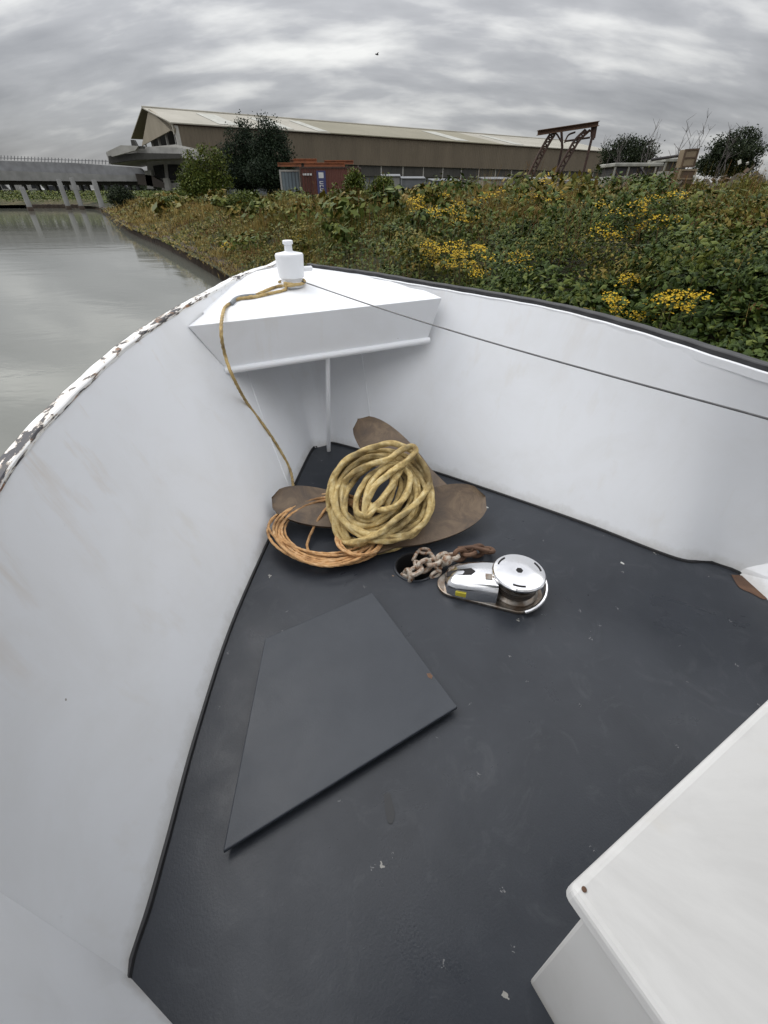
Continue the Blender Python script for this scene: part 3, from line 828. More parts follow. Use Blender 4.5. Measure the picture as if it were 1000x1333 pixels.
# thin line from the bow post down into the coils
Wpc = BM @ pc
def pw(dx, dy, dz): return Wpc + Vector((dx, dy, dz))
line = empty('bow_line', (Wpc.x, Wpc.y, 0), 0, 'thin buff line looped round the bow post and hanging down to the deck', 'rope')
lo_ = line.location.copy()
ring = [pw(.072*math.cos(t), .072*math.sin(t), .024 + .004*math.sin(t*2)) for t in [R(200 - 15*k) for k in range(0, 22)]]
z1 = .975
zf = .915
seg = [on_plat(*q) for q in ((372, 379), (352, 384), (330, 389), (312, 391), (300, 397))] + [on_plat(292, 408, .014), atz(288, 432, .925), atz(293, 462, .80), atz(304, 492, .705)] + [on_wall(*q, .014) for q in ((322, 525), (345, 556), (364, 585))] + [on_wall(378, 612, .02), atz(382, 634, .12)]
seg[6] += Vector((0, 0, 0))
rope_mesh(smooth_path([p-lo_ for p in ring + seg], 6), .0085, pitch=.045, nseg=12).build('line', M_lrope, line, smooth=True, ang=80)
seg2 = [pw(.066, -.03, .02), pw(.0, -.08, .018)] + [on_plat(*q) for q in ((366, 374), (352, 378), (336, 385), (325, 389))]
rope_mesh(smooth_path([p-lo_ for p in seg2], 6), .0085, pitch=.045, nseg=12).build('line', M_lrope, line, smooth=True, ang=80)
sh = smooth_path([on_plat(*q)-lo_ for q in ((334, 387), (320, 388), (308, 391), (301, 398))], 6)
MB().tube(sh, .0115, 10).build('splice_sleeve', M_grey, line, smooth=True)
# steel wire from the post aft along the starboard side
wa = Wpc + Vector((.06, -.02, .03)); wb = atz(1000, 545, .98); wb = wa + (wb-wa)*1.7
wpts = [wa.lerp(wb, k/40) - Vector((0, 0, .02*math.sin(math.pi*min(1, k/40*1.7)))) for k in range(41)]
wire = MB().tube([p-wa for p in wpts], .0032, 6).build('steel_wire', M_wire, None, smooth=True)
wire.location = wa; tag(wire, 'taut thin grey wire stretched from the bow post along the starboard bulwark', 'wire')
#@@BACKGROUND
# ============================================================ water, bank, land
WZ = -.70
bank = [Vector(p) for p in ((30, -46), (16, -22), (4.9, -3.5), (1.30, 3.4), (-1.4, 8.2), (-4.9, 14.6), (-9.4, 22), (-16.2, 32.5), (-25, 48), (-36, 66.5), (-41, 71.5), (-48, 72), (-60, 68), (-85, 58), (-140, 34), (-300, -60), (-700, -300))] if False else \
       [Vector((x, y, 0)) for x, y in ((30, -46), (16, -22), (4.9, -3.5), (1.30, 3.4), (-1.4, 8.2), (-4.9, 14.6), (-9.4, 22), (-16.2, 32.5), (-25, 48), (-35.5, 65.5), (-40, 70), (-47, 70.5), (-60, 67), (-85, 57), (-140, 34), (-300, -60), (-700, -300))]
bk = smooth_path(bank, 10)
bn = []
for i, p in enumerate(bk):
    t = bk[min(i+1, len(bk)-1)] - bk[max(i-1, 0)]; t.normalize(); bn.append(Vector((t.y, -t.x, 0)))
def edist(x, y):
    best = 1e9; s = 1
    for i in range(0, len(bk)):
        dx = x-bk[i].x; dy = y-bk[i].y; d2 = dx*dx+dy*dy
        if d2 < best: best = d2; s = dx*bn[i].x + dy*bn[i].y; 
    return math.copysign(math.sqrt(best), s) if best > 4 else s
def gz(e, x, y):
    if e < 0: return -2
    b = -.32 + .50*sstep(0, 3.5, e) + .20*sstep(3, 30, e)
    return b + .05*fbm(x, y, .6, 3)
def ground_mat():
    m, nt, b = mat('weedy_ground')
    a = nz(nt, .35, 8, .65, .3); c = nz(nt, 3.5, 8, .7)
    col = ramp(nt, a, [(.32, (.035, .046, .016)), (.46, (.080, .075, .028)), (.56, (.13, .105, .048)), (.68, (.050, .060, .020))])
    col = mixc(nt, gramp(nt, c, .35, .7, 0, .7), col, (.028, .030, .014))
    nt.links.new(col, b.inputs['Base Color']); b.inputs['Roughness'].default_value = .95
    bump(nt, b, nz(nt, 8, 6, .7), .8, .05); return m
M_ground = ground_mat()
m = MB(); vs = []; offs = [0.0, .5, 1.2, 2.2, 3.5, 5.5, 9, 15, 25, 45, 90, 250, 900, 2500]
for i, p in enumerate(bk):
    for o_ in offs:
        q = p + bn[i]*o_; vs.append((q.x, q.y, gz(o_, q.x, q.y) if o_ < 60 else .12))
m.add(vs, grid_faces(len(bk), len(offs)))
tag(m.build('ground', M_ground, None, smooth=True), kind='structure')
def water_mat():
    m, nt, b = mat('canal_water')
    b.inputs['Base Color'].default_value = (.145, .148, .125, 1); b.inputs['Roughness'].default_value = .06
    b.inputs['IOR'].default_value = 1.8
    w1 = nz(nt, .42, 5, .55, .6, (.7, 1.3, 1)); w2 = nz(nt, 5, 3, .5)
    h = mth(nt, 'ADD', w1, mth(nt, 'MULTIPLY', w2, .06))
    bump(nt, b, h, .17, .06); return m
M_water = water_mat()
m = MB(); m.add([(-2500, -2500, WZ), (2500, -2500, WZ), (2500, 2500, WZ), (-2500, 2500, WZ)], [(0, 1, 2, 3)])
tag(m.build('water', M_water), kind='structure')
# bank edging: old timber and rusty sheet piling
M_pile = rusty('muddy_timber_edging', ((.050, .036, .026), (.088, .064, .044), (.026, .021, .017)), 2.2, .9)
rows = []
for i in range(len(bk)):
    p = bk[i]; n_ = bn[i]; 
    if p.y < -30: continue
rows = []; sel = smooth_path(bank[1:12], 120)
for i, p in enumerate(sel):
    t = sel[min(i+1, len(sel)-1)] - sel[max(i-1, 0)]; t.normalize(); n_ = Vector((t.y, -t.x, 0))
    wv = .04*math.sin(i*2.1) + .03*noise.noise(Vector((i*.31, 0, 0))); top_ = -.27 + .07*noise.noise(Vector((i*.17, 3, 0)))
    rows.append([p + n_*(-.10+wv) + Vector((0, 0, -1.1)), p + n_*(-.06+wv) + Vector((0, 0, -.62)), p + n_*(-.05+wv) + Vector((0, 0, top_-.02)), p + n_*(-.02+wv) + Vector((0, 0, top_)), p + n_*(.16+wv) + Vector((0, 0, top_+.01)), p + n_*.30 + Vector((0, 0, -.5))])
tag(strip(rows).build('bank_edging', M_pile, None), 'low brown timber and sheet pile edging along the canal bank', 'bank edging')

# ------------------------------------------------------------ leaves
def leafmat(name, stops, rough=.55, trans=.15):
    m, nt, b = mat(name)
    g = nt.nodes.new('ShaderNodeNewGeometry')
    big = mth(nt, 'ADD', mth(nt, 'MULTIPLY', nz(nt, .9, 4, .6), .5), mth(nt, 'MULTIPLY', nz(nt, .28, 3, .5, coord='Object', loc=(3, 3, 3)), .7))
    v = mth(nt, 'ADD', mth(nt, 'MULTIPLY', g.outputs['Random Per Island'], .50), mth(nt, 'MULTIPLY', big, .50))
    nt.links.new(ramp(nt, v, stops), b.inputs['Base Color'])
    b.inputs['Roughness'].default_value = rough
    b.inputs['Specular IOR Level'].default_value = .16
    b.inputs['Subsurface Weight'].default_value = 0
    return m
M_bramble = leafmat('bramble_leaves', [(.15, (.012, .022, .005)), (.40, (.026, .046, .009)), (.60, (.055, .084, .016)), (.76, (.11, .135, .028)), (.92, (.16, .13, .035))], .5)
M_brush = leafmat('olive_weeds', [(.15, (.024, .034, .006)), (.40, (.062, .074, .012)), (.58, (.125, .115, .020)), (.75, (.19, .140, .030)), (.92, (.20, .115, .03))])
M_dry = leafmat('dry_grass', [(.15, (.085, .068, .018)), (.45, (.19, .138, .038)), (.75, (.29, .21, .068)), (.95, (.36, .27, .11))], .8)
M_green = leafmat('green_leaves', [(.15, (.020, .034, .006)), (.42, (.050, .074, .012)), (.65, (.095, .118, .020)), (.85, (.15, .15, .03))])
M_conif = leafmat('dark_needles', [(.15, (.007, .013, .008)), (.5, (.014, .026, .013)), (.85, (.028, .042, .019)), (.97, (.04, .05, .02))], .7)
M_tree = leafmat('dark_tree_leaves', [(.15, (.008, .013, .007)), (.5, (.018, .028, .012)), (.85, (.034, .044, .018)), (.97, (.05, .05, .02))], .7)
M_flower = leafmat('yellow_flowers', [(.15, (.27, .16, .010)), (.5, (.44, .29, .014)), (.9, (.56, .40, .022))], .6)
M_dock = leafmat('rusty_dock_heads', [(.15, (.06, .032, .014)), (.5, (.12, .060, .024)), (.9, (.20, .115, .045))], .8)
M_stem = plain('plant_stems', (.045, .055, .022), (.09, .075, .035), 6, .8)
M_bark = plain('bark', (.045, .038, .030), (.075, .062, .048), 5, .9)

def leaf(m, p, n, size, asp=.62, fold=.25, roll=None, rnd=random):
    """one leaf: two folded halves, pointed"""
    n = Vector(n).normalized()
    a = Vector((rnd.uniform(-1, 1), rnd.uniform(-1, 1), rnd.uniform(-1, 1)))
    a = (a - n*a.dot(n)); 
    if a.length < 1e-4: a = Vector((1, 0, 0))
    a.normalize(); b_ = n.cross(a)
    L_ = size; w = size*asp*.5
    o = len(m.v)
    P = [p - a*L_*.5, p - a*L_*.12 + b_*w - n*w*fold, p + a*L_*.5 - n*L_*.12, p - a*L_*.12 - b_*w - n*w*fold, p + a*L_*.05]
    m.v += [tuple(x) for x in P]
    m.f += [(o, o+4, o+1), (o+1, o+4, o+2), (o, o+3, o+4), (o+4, o+3, o+2)]
def card(m, p, n, size, asp=.5, rnd=random):
    n = Vector(n).normalized(); a = Vector((rnd.uniform(-1, 1), rnd.uniform(-1, 1), rnd.uniform(-1, 1))); a = a - n*a.dot(n)
    if a.length < 1e-4: a = Vector((1, 0, 0))
    a.normalize(); b_ = n.cross(a)*asp; o = len(m.v); s = size*.5
    m.v += [tuple(p - a*s), tuple(p + b_*s), tuple(p + a*s), tuple(p - b_*s)]; m.f.append((o, o+1, o+2, o+3))
def blade_g(m, p, h, w, lean, rnd=random):
    """a grass blade or thin stem that tapers"""
    t = rnd.uniform(0, 2*math.pi); d = Vector((math.cos(t), math.sin(t), 0)); s = Vector((-d.y, d.x, 0))*w*.5
    o = len(m.v); q = p + d*lean*.35 + Vector((0, 0, h*.6)); r = p + d*lean + Vector((0, 0, h))
    m.v += [tuple(p - s), tuple(p + s), tuple(q + s*.8), tuple(q - s*.8), tuple(r)]
    m.f += [(o, o+1, o+2, o+3), (o+3, o+2, o+4)]

# ---- a scattering of points over the land in front of the camera, seen-first
def vis(x, y, mx=.2):
    if y < .6: return False
    d = y*math.cos(PITCH) + (H-.6)*math.sin(PITCH)
    return -.98-mx < x/d*F/500 < .98+mx
def canopy(x, y, e):
    """height of the undergrowth top"""
    r = math.hypot(x, y)
    bramb = sstep(-7, 1.5, x - (y-8)*.10)            # bramble bank right of the bow
    lump = fbm(x, y, .36, 3, 2.0); mid_ = fbm(x, y, 1.05, 3, 7.0); small = fbm(x, y, 2.6, 3, 5.0)
    hb = .26 + .66*sstep(.2, 4.0, e)*(.72 + 1.25*lump) + .50*mid_ + .18*small + .22*sstep(6, 10, r)*sstep(20, 12, r)
    hw = .18 + .34*sstep(.2, 3, e)*(1 + 1.9*lump) + .36*mid_ + .10*small
    h = hw*(1-bramb) + hb*bramb
    h *= (1 - .30*sstep(18, 60, r))
    return max(.05, h)*sstep(-.35, .5, e), bramb
rs = random.Random(5)
# dark undergrowth surface beneath the leaves (one lumpy sheet, so that nothing floats)
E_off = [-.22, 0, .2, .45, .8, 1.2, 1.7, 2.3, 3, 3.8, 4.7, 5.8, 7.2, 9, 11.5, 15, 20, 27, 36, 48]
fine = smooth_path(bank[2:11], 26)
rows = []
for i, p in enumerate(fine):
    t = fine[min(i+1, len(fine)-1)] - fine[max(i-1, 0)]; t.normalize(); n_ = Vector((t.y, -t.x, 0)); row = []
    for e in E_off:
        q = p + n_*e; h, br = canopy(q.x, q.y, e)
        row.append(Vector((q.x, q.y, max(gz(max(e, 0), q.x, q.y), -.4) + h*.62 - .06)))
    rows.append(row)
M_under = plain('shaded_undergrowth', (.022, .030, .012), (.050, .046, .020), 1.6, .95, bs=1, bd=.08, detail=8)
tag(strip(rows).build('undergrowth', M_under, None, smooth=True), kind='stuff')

mB, mW, mD, mK = MB(), MB(), MB(), MB()
def samples(n, r0, r1):
    out = []; tries = 0
    while len(out) < n and tries < n*12:
        tries += 1
        r = math.exp(rs.uniform(math.log(r0), math.log(r1))); a = rs.uniform(R(-52), R(62))
        x, y = r*math.sin(a), r*math.cos(a)
        if not vis(x, y): continue
        e = edist_f(x, y)
        if e < -.25 or e > 70: continue
        out.append((x, y, e, r))
    return out
# faster bank distance: a coarse index along y
bkn = [(p.x, p.y, n_.x, n_.y) for p, n_ in zip(bk, bn) if p.y > -8 and p.x > -60]
def edist_f(x, y):
    best = 1e9; s = 0
    for X, Y, NX, NY in bkn:
        dx = x-X; dy = y-Y; d2 = dx*dx+dy*dy
        if d2 < best: best = d2; s = dx*NX + dy*NY
    return s if s < 0 or best < 9 else math.sqrt(best)
for x, y, e, r in samples(88000, 2.2, 62):
    h, br = canopy(x, y, e); g = gz(max(e, 0), x, y)
    dry = fbm(x, y, .22, 3, 9.0)*1.3 + .10*sstep(8, 25, r) + .02*(1-br)
    depth = rs.random()**2*.35*h
    p = Vector((x, y, g + h*.62 - .03 + h*.40 - depth + rs.uniform(-.02, .05)))
    nrm = Vector((rs.gauss(0, .6), rs.gauss(-.35, .6), 1))
    isb = br*(1 - .75*sstep(8, 15, r)) > rs.random()
    k = max(1.0, r/8)                   # farther leaves stand for small clumps
    if isb:
        if r < 9:
            for q in range(3 if r < 6 else 2):
                leaf(mB, p + Vector((rs.gauss(0, .035), rs.gauss(0, .035), rs.gauss(0, .02))), nrm + Vector((rs.gauss(0, .3), rs.gauss(0, .3), 0)), rs.uniform(.045, .115)*(.75 if r > 6 else 1)*max(.8, 1 + 1.5*fbm(x, y, .8, 2, 40.)), .68, .3, rnd=rs)
        else: leaf(mB, p, nrm, rs.uniform(.05, .09)*k, .7, rnd=rs)
    else:
        dk = fbm(x, y, .35, 3, 14.)
        if dry > .03 and rs.random() < .78:
            for q in range(4): blade_g(mD, Vector((x + rs.gauss(0, .07*k), y + rs.gauss(0, .07*k), g + h*.45)), h*rs.uniform(.4, .95)+.06, .005*k, .10*k**.5, rs)
        elif dk > .08 and rs.random() < .45:
            hh = h*rs.uniform(.5, .9) + .08
            for q in range(5): card(mK, Vector((x + rs.gauss(0, .02*k), y + rs.gauss(0, .02*k), g + h*.5 + hh*rs.uniform(.3, .9))), (rs.gauss(0, 1), rs.gauss(0, 1), .5), .022*k, .6, rs)
        else:
            for q in range(2): card(mW, p + Vector((rs.gauss(0, .05), rs.gauss(0, .05), rs.gauss(0, .03))), nrm, rs.uniform(.03, .065)*k, .5, rs)
            for q in range(2): blade_g(mW, Vector((x + rs.gauss(0, .05), y, g + h*.5)), h*rs.uniform(.4, .9)+.06, .005*k, .08*k**.5, rs)
tag(mB.build('bramble_leaves', M_bramble, None), kind='stuff')
tag(mW.build('weeds', M_brush, None), kind='stuff')
tag(mD.build('dry_grass', M_dry, None), kind='stuff')
tag(mK.build('dock_seed_heads', M_dock, None), kind='stuff')
# tall seeding grass standing above the brambles on the right and middle
mT = MB(); mT2 = MB()
def top_at(x, y):
    e = edist_f(x, y); h, br = canopy(x, y, e); return gz(max(e, 0), x, y) + h
for k in range(5200):
    r = rs.uniform(5, 26); a = R(rs.uniform(4, 50)); x, y = r*math.sin(a), r*math.cos(a)
    if fbm(x, y, .3, 3, 21.) < .10 - .32*sstep(R(24), R(40), a): continue
    if rs.random() > .35 + .65*sstep(7, 10, r): continue
    z = top_at(x, y) - .25; hh = rs.uniform(.30, .62)
    blade_g(mT, Vector((x, y, z)), hh, .006*max(1, r/9), rs.uniform(.03, .16), rs)
    if rs.random() < .4:
        for q in range(4): card(mT2, Vector((x + rs.gauss(0, .03), y, z + hh*rs.uniform(.7, 1))), (rs.gauss(0, 1), -1, rs.gauss(0, .5)), .04*max(1, r/12), .4, rs)
mS = MB()
for k in range(2600):
    r = rs.uniform(6, 30); a = R(rs.uniform(-8, 50)); x, y = r*math.sin(a), r*math.cos(a)
    if fbm(x, y, .55, 3, 33.) < .05: continue
    if edist_f(x, y) < .6: continue
    z = top_at(x, y) - .25; hh = rs.uniform(.25, .62)*(1 if r > 8 else .7); lx = rs.gauss(0, .06)
    for q in range(11):
        u = rs.random(); card(mS, Vector((x + lx*u + rs.gauss(0, .045), y + rs.gauss(0, .045), z + hh*u)), (rs.gauss(0, .8), rs.gauss(0, .8), .7), rs.uniform(.04, .09)*max(1, r/14)*(1.2-.6*u), .35, rs)
tag(mS.build('tall_weeds', M_green, None), kind='stuff')
tag(mT.build('tall_grass', M_dry, None), kind='stuff')
sh3 = [MB(), MB(), MB()]; rq = random.Random(77); made = 0
while made < 190:
    r = math.exp(rq.uniform(math.log(5.0), math.log(45))); a = R(rq.uniform(-44, 50)); x, y = r*math.sin(a), r*math.cos(a); e = edist_f(x, y)
    if e < .9 or e > 30: continue
    made += 1; right = sstep(-6, 2, x - (y-8)*.1); mi = rq.choices((0, 1, 2), (.35, .35, .30) if right > .5 else (.35, .62, .03))[0]
    hx = rq.uniform(.22, .60)*(1 + r*.022); hz = rq.uniform(.16, .40)*(1 + r*.012); z0_ = top_at(x, y) - .10
    tips = [(rq.gauss(0, .5)*hx, rq.gauss(0, .4)*hx, rq.uniform(.2, 1.1)*hz, rq.uniform(.35, .7)*hx) for _ in range(7)]
    ls = rq.choice((.55, .8, 1.0, 1.0, 1.5, 1.9)) if r > 8.5 else rq.choice((.5, .65, .8, 1.0)); mid_h = sstep(7, 9, r)*sstep(20, 16, r)*sstep(R(-2), R(4), a)*sstep(R(42), R(34), a); hz *= 1 + .9*mid_h*rq.random()
    tips = [(tx, ty, tz*(1 + .7*mid_h), tr) for tx, ty, tz, tr in tips]
    k = max(1, r/9)
    for q in range(int((230 if r < 12 else 190)*(1 + .9*(ls < .9) - .4*(ls > 1.2)))):
        tx, ty, tz, tr = rq.choice(tips); d_ = Vector((rq.gauss(0, 1), rq.gauss(0, 1), rq.gauss(0, 1))).normalized()
        p_ = Vector((x + tx + d_.x*tr, y + ty + d_.y*tr, z0_ + tz + d_.z*tr*.55)); L_ = rq.uniform(.05, .11)*k*ls
        if p_.z > 1.66 - .44*sstep(R(24), R(34), a)*sstep(16, 9, r) + rq.gauss(0, .05): continue
        nn_ = d_ + Vector((rq.gauss(0, .5), rq.gauss(0, .5), .6 + rq.gauss(0, .4)))
        if r < 10: leaf(sh3[mi], p_, nn_, L_, .62, .3, rnd=rq)
        else: card(sh3[mi], p_, nn_, L_, .55, rq)
for m_, mm_, nm_ in zip(sh3, (M_green, M_brush, M_bramble), ('shrubby_growth', 'olive_growth', 'bramble_growth')):
    tag(m_.build(nm_, mm_, None), kind='stuff'); mX = MB()
for k in range(1500):
    r = rs.uniform(5.5, 24); a = R(rs.uniform(-30, 50)); x, y = r*math.sin(a), r*math.cos(a)
    if edist_f(x, y) < .4 or fbm(x, y, .5, 2, 61.) < 0: continue
    z = top_at(x, y) - .2; hh = rs.uniform(.35, .75); lx, ly = rs.gauss(0, .10), rs.gauss(0, .10); w_ = .004*max(1, r/8)
    mX.tube([(x, y, z), (x+lx*.4, y+ly*.4, z+hh*.6), (x+lx, y+ly, z+hh)], [w_, w_*.8, w_*.4], 3, cap=False)
    for q in range(rs.randint(0, 3)):
        u = rs.uniform(.5, .95); mX.tube([(x+lx*u, y+ly*u, z+hh*u), (x+lx*u+rs.gauss(0, .06), y+ly*u+rs.gauss(0, .06), z+hh*u+rs.uniform(.04, .14))], w_*.5, 3, cap=False)
tag(mX.build('dead_stalks', M_dock, None), kind='stuff')
tag(mT2.build('grass_seed_heads', M_dock, None), kind='stuff')

# ------------------------------------------------------------ single plants
def on_top(px, py, dz=0, lo=3.2, hi=60):
    """where the sight line through a pixel meets the undergrowth"""
    r = ray(px, py); t = lo
    while t < hi:
        p = Vector((r.x*t, r.y*t, H + r.z*t))
        if edist_f(p.x, p.y) > -.1 and p.z < top_at(p.x, p.y) + dz: return p
        t *= 1.012
    return p
def ragwort(px, py, spread, hgt, n, label, dens=36):
    p0 = on_top(px, py, hgt*.5); e = edist_f(p0.x, p0.y); g = gz(max(e, 0), p0.x, p0.y); topz = p0.z + hgt*.35 + (.13 if p0.y < 12 else -.03)
    root = empty('ragwort', (p0.x, p0.y, g), 0, label, 'wild flower', 'yellow ragwort clumps in the undergrowth')
    st, fl_, lf = MB(), MB(), MB(); d = p0.length; k = max(1, d/7)
    for i in range(n):
        a = rs.uniform(0, 6.28); rr = spread*math.sqrt(rs.random()); bx, by = rr*.6*math.cos(a), rr*.6*math.sin(a); tx, ty = rr*math.cos(a), rr*math.sin(a)
        tz = topz - g + rs.uniform(-.9, .30)*hgt
        st.tube([(bx, by, 0), ((bx+tx)/2+.02, (by+ty)/2, tz*.55), (tx, ty, tz-.02)], [.005*k, .004*k, .003*k], 5)
        for q in range(dens):
            u = rs.uniform(0, 6.28); w = .11*math.sqrt(rs.random())*min(k, 1.8)
            card(fl_, Vector((tx + w*math.cos(u), ty + w*math.sin(u), tz + rs.uniform(-.035, .03) - w*w*3)), (rs.gauss(0, .4), rs.gauss(-.3, .4), 1), rs.uniform(.016, .030)*k, .9, rs)
        for q in range(10):
            z = tz*rs.uniform(.4, .95); leaf(lf, Vector((bx+(tx-bx)*z/tz + rs.gauss(0, .03), by+(ty-by)*z/tz + rs.gauss(0, .03), z)), (rs.gauss(0, .6), rs.gauss(0, .6), .8), .06*k**.5, .4, rnd=rs)
    st.build('stem', M_stem, root); fl_.build('flower_heads', M_flower, root)['kind'] = 'stuff'; lf.build('leaves', M_green, root)['kind'] = 'stuff'
for a in (
    (565, 345, .22, .30, 13, 'dense bright yellow ragwort clump just above the rail, left of the rust-tinted flowers'),
    (612, 352, .38, .34, 20, 'wide yellow ragwort clump close above the black rail right of centre'),
    (672, 350, .20, .22, 4, 'few small yellow ragwort heads beside the wide clump above the rail'),
    (822, 412, .26, .14, 9, 'low yellow ragwort patch touching the black rail on the starboard side'),
    (878, 410, .20, .16, 8, 'yellow ragwort heads among brambles right of the low patch by the rail'),
    (815, 380, .12, .12, 3, 'small sparse yellow ragwort sprig among brambles above the rail patch'),
    (808, 300, .32, .30, 8, 'loose tall yellow ragwort right of the gantry foot'),
    (850, 288, .30, .42, 11, 'upright golden ragwort cluster below the brown crate'),
    (792, 322, .12, .12, 3, 'tiny yellow ragwort tuft in the middle of the brambles'),
    (590, 292, .40, .22, 10, 'pale yellow ragwort in the weeds below the warehouse wall'),
    (555, 268, .7, .25, 7, 'distant yellow ragwort drift in front of the pale sheds'),
    (722, 246, .22, .35, 4, 'tall yellow ragwort spike standing against the gantry legs'),
    (715, 268, .35, .14, 3, 'small orange-yellow ragwort below the gantry'),
    (683, 262, .3, .14, 3, 'yellow ragwort left of the gantry foot'),
    (640, 262, .5, .14, 4, 'thin yellow ragwort patch midway to the gantry'),
    (520, 262, .5, .12, 3, 'faint yellow ragwort near the tall willowherb'),
    (400, 305, .25, .12, 4, 'small yellowish weed flowers behind the bow post'),
    (300, 318, .35, .12, 5, 'few yellow weed flowers on the bank left of the bow post'),
): ragwort(*a)

def crown(name, m, root, shape, n, size, rnd, asp=.6, clump=10, spread=.5, n_up=.3):
    """leaf clumps filling a crown; shape() returns a random point in it"""
    mb = MB()
    for i in range(n):
        c = shape(rnd); 
        for k in range(clump):
            card(mb, c + Vector((rnd.gauss(0, spread), rnd.gauss(0, spread), rnd.gauss(0, spread*.7))), (rnd.gauss(0, 1), rnd.gauss(0, 1)-.3, rnd.gauss(n_up, 1)), size*rnd.uniform(.6, 1.3), asp, rnd)
    return mb.build(name, m, root)
def limb(mb, a, b, r0, r1, rnd, n=5):
    a, b = Vector(a), Vector(b); L_ = (b-a).length
    P = [a.lerp(b, i/n) + Vector((rnd.gauss(0, .03), rnd.gauss(0, .03), 0))*L_*(0 if i in (0,) else 1) for i in range(n+1)]
    mb.tube(P, [r0 + (r1-r0)*i/n for i in range(n+1)], 7); return P
def blobs(lst):
    def f(rnd):
        c, r = rnd.choices(lst, [x[1][0]*x[1][2]*x[1][1] for x in lst])[0]
        while 1:
            p = Vector((rnd.uniform(-1, 1), rnd.uniform(-1, 1), rnd.uniform(-1, 1)))
            if .3 < p.length < 1: break
        p = p.normalized()*(p.length**.5)
        return Vector((c[0]+p.x*r[0], c[1]+p.y*r[1], c[2]+p.z*r[2]))
    return f
def tree_px(name, label, Y, base_px, base_z, blobs_px, m, n, size, cat='tree', spread=.3, clump=10, group=None, trunks=1, seed=1, trunk_r=.15):
    """crown lobes given as (px, py, rx_px, ry_px) at distance Y"""
    rnd = random.Random(seed)
    b = aty(base_px, 250, Y); root = empty(name, (b.x, Y, base_z), 0, label, cat, group)
    lst = []
    for px, py, rx, ry in blobs_px:
        c = aty(px, py, Y); ex = aty(px+rx, py, Y).x - c.x; ez = c.z - aty(px, py+ry, Y).z
        lst.append(((c.x-b.x, rnd.uniform(-.3, .3)*ex, c.z-base_z), (abs(ex), abs(ex)*.8, abs(ez))))
    mb = MB()
    for c, r in lst[:6]:
        limb(mb, (rnd.uniform(-.1, .1)*trunks, 0, -.1), (c[0], c[1], c[2]+r[2]*.2), trunk_r, trunk_r*.25, rnd)
    mb.build('trunk' if cat == 'tree' else 'stem', M_bark, root)
    crown('crown' if cat == 'tree' else 'foliage', m, root, blobs(lst), n, size, rnd, clump=clump, spread=spread)
    return root
# two dark conifers beside the warehouse and the lighter tree left of them
tree_px('conifer_tree', 'dark green conifer with pointed top, left of the two before the warehouse', 55, 320, .1, [(318, 176, 9, 20), (312, 200, 20, 16), (324, 190, 14, 18), (316, 226, 30, 22), (302, 178, 8, 12), (294, 196, 9, 9), (313, 158, 4, 9), (298, 168, 4, 7), (326, 168, 5, 9), (292, 212, 8, 10), (330, 212, 14, 18)], M_conif, 2100, .17, spread=.26, group='dark conifers by the warehouse', seed=3, trunk_r=.2)
tree_px('conifer_tree', 'dark green conifer with spiky broad crown, right of the two before the warehouse', 53, 352, .1, [(346, 172, 9, 18), (358, 178, 11, 16), (340, 192, 14, 16), (358, 200, 18, 16), (352, 226, 28, 20), (337, 158, 4, 9), (356, 160, 4, 8), (347, 156, 3, 7), (370, 184, 7, 10), (376, 206, 7, 12), (365, 168, 3, 7), (372, 226, 10, 16)], M_conif, 2100, .17, spread=.26, group='dark conifers by the warehouse', seed=4, trunk_r=.2)
tree_px('leafy_tree', 'yellow-green leafy tree left of the dark conifers', 50, 268, .1, [(272, 210, 12, 10), (254, 222, 13, 12), (262, 240, 24, 16), (284, 236, 14, 18), (249, 204, 8, 7), (288, 208, 7, 9), (264, 197, 8, 6), (243, 236, 9, 16), (280, 198, 6, 6), (256, 252, 24, 10)], M_green, 1500, .19, spread=.24, seed=5)
# bushes
tree_px('small_bush', 'dark shrub hiding the foot of the red container', 30, 445, 0, [(448, 262, 14, 10), (430, 268, 10, 8), (464, 258, 10, 12)], M_tree, 420, .12, 'bush', .14, seed=27, trunk_r=.03)
tree_px('round_bush', 'round green bush on the bank right of the leafy tree', 27, 315, 0, [(315, 268, 20, 17), (303, 275, 14, 14), (328, 277, 14, 14)], M_green, 900, .09, 'bush', .12, seed=6, trunk_r=.03)
tree_px('small_bush', 'small dark green bush near the canal end by the concrete footing', 52, 160, 0, [(158, 256, 15, 12), (170, 262, 10, 8)], M_tree, 420, .16, 'bush', .2, seed=7, trunk_r=.03)
tree_px('small_bush', 'low dark scrub patch on the bank in front of the leafy tree', 30, 262, 0, [(258, 283, 12, 9), (274, 288, 12, 8)], M_tree, 320, .10, 'bush', .13, seed=17, trunk_r=.03)
GB = 'leafy shrubs on the canal bank'
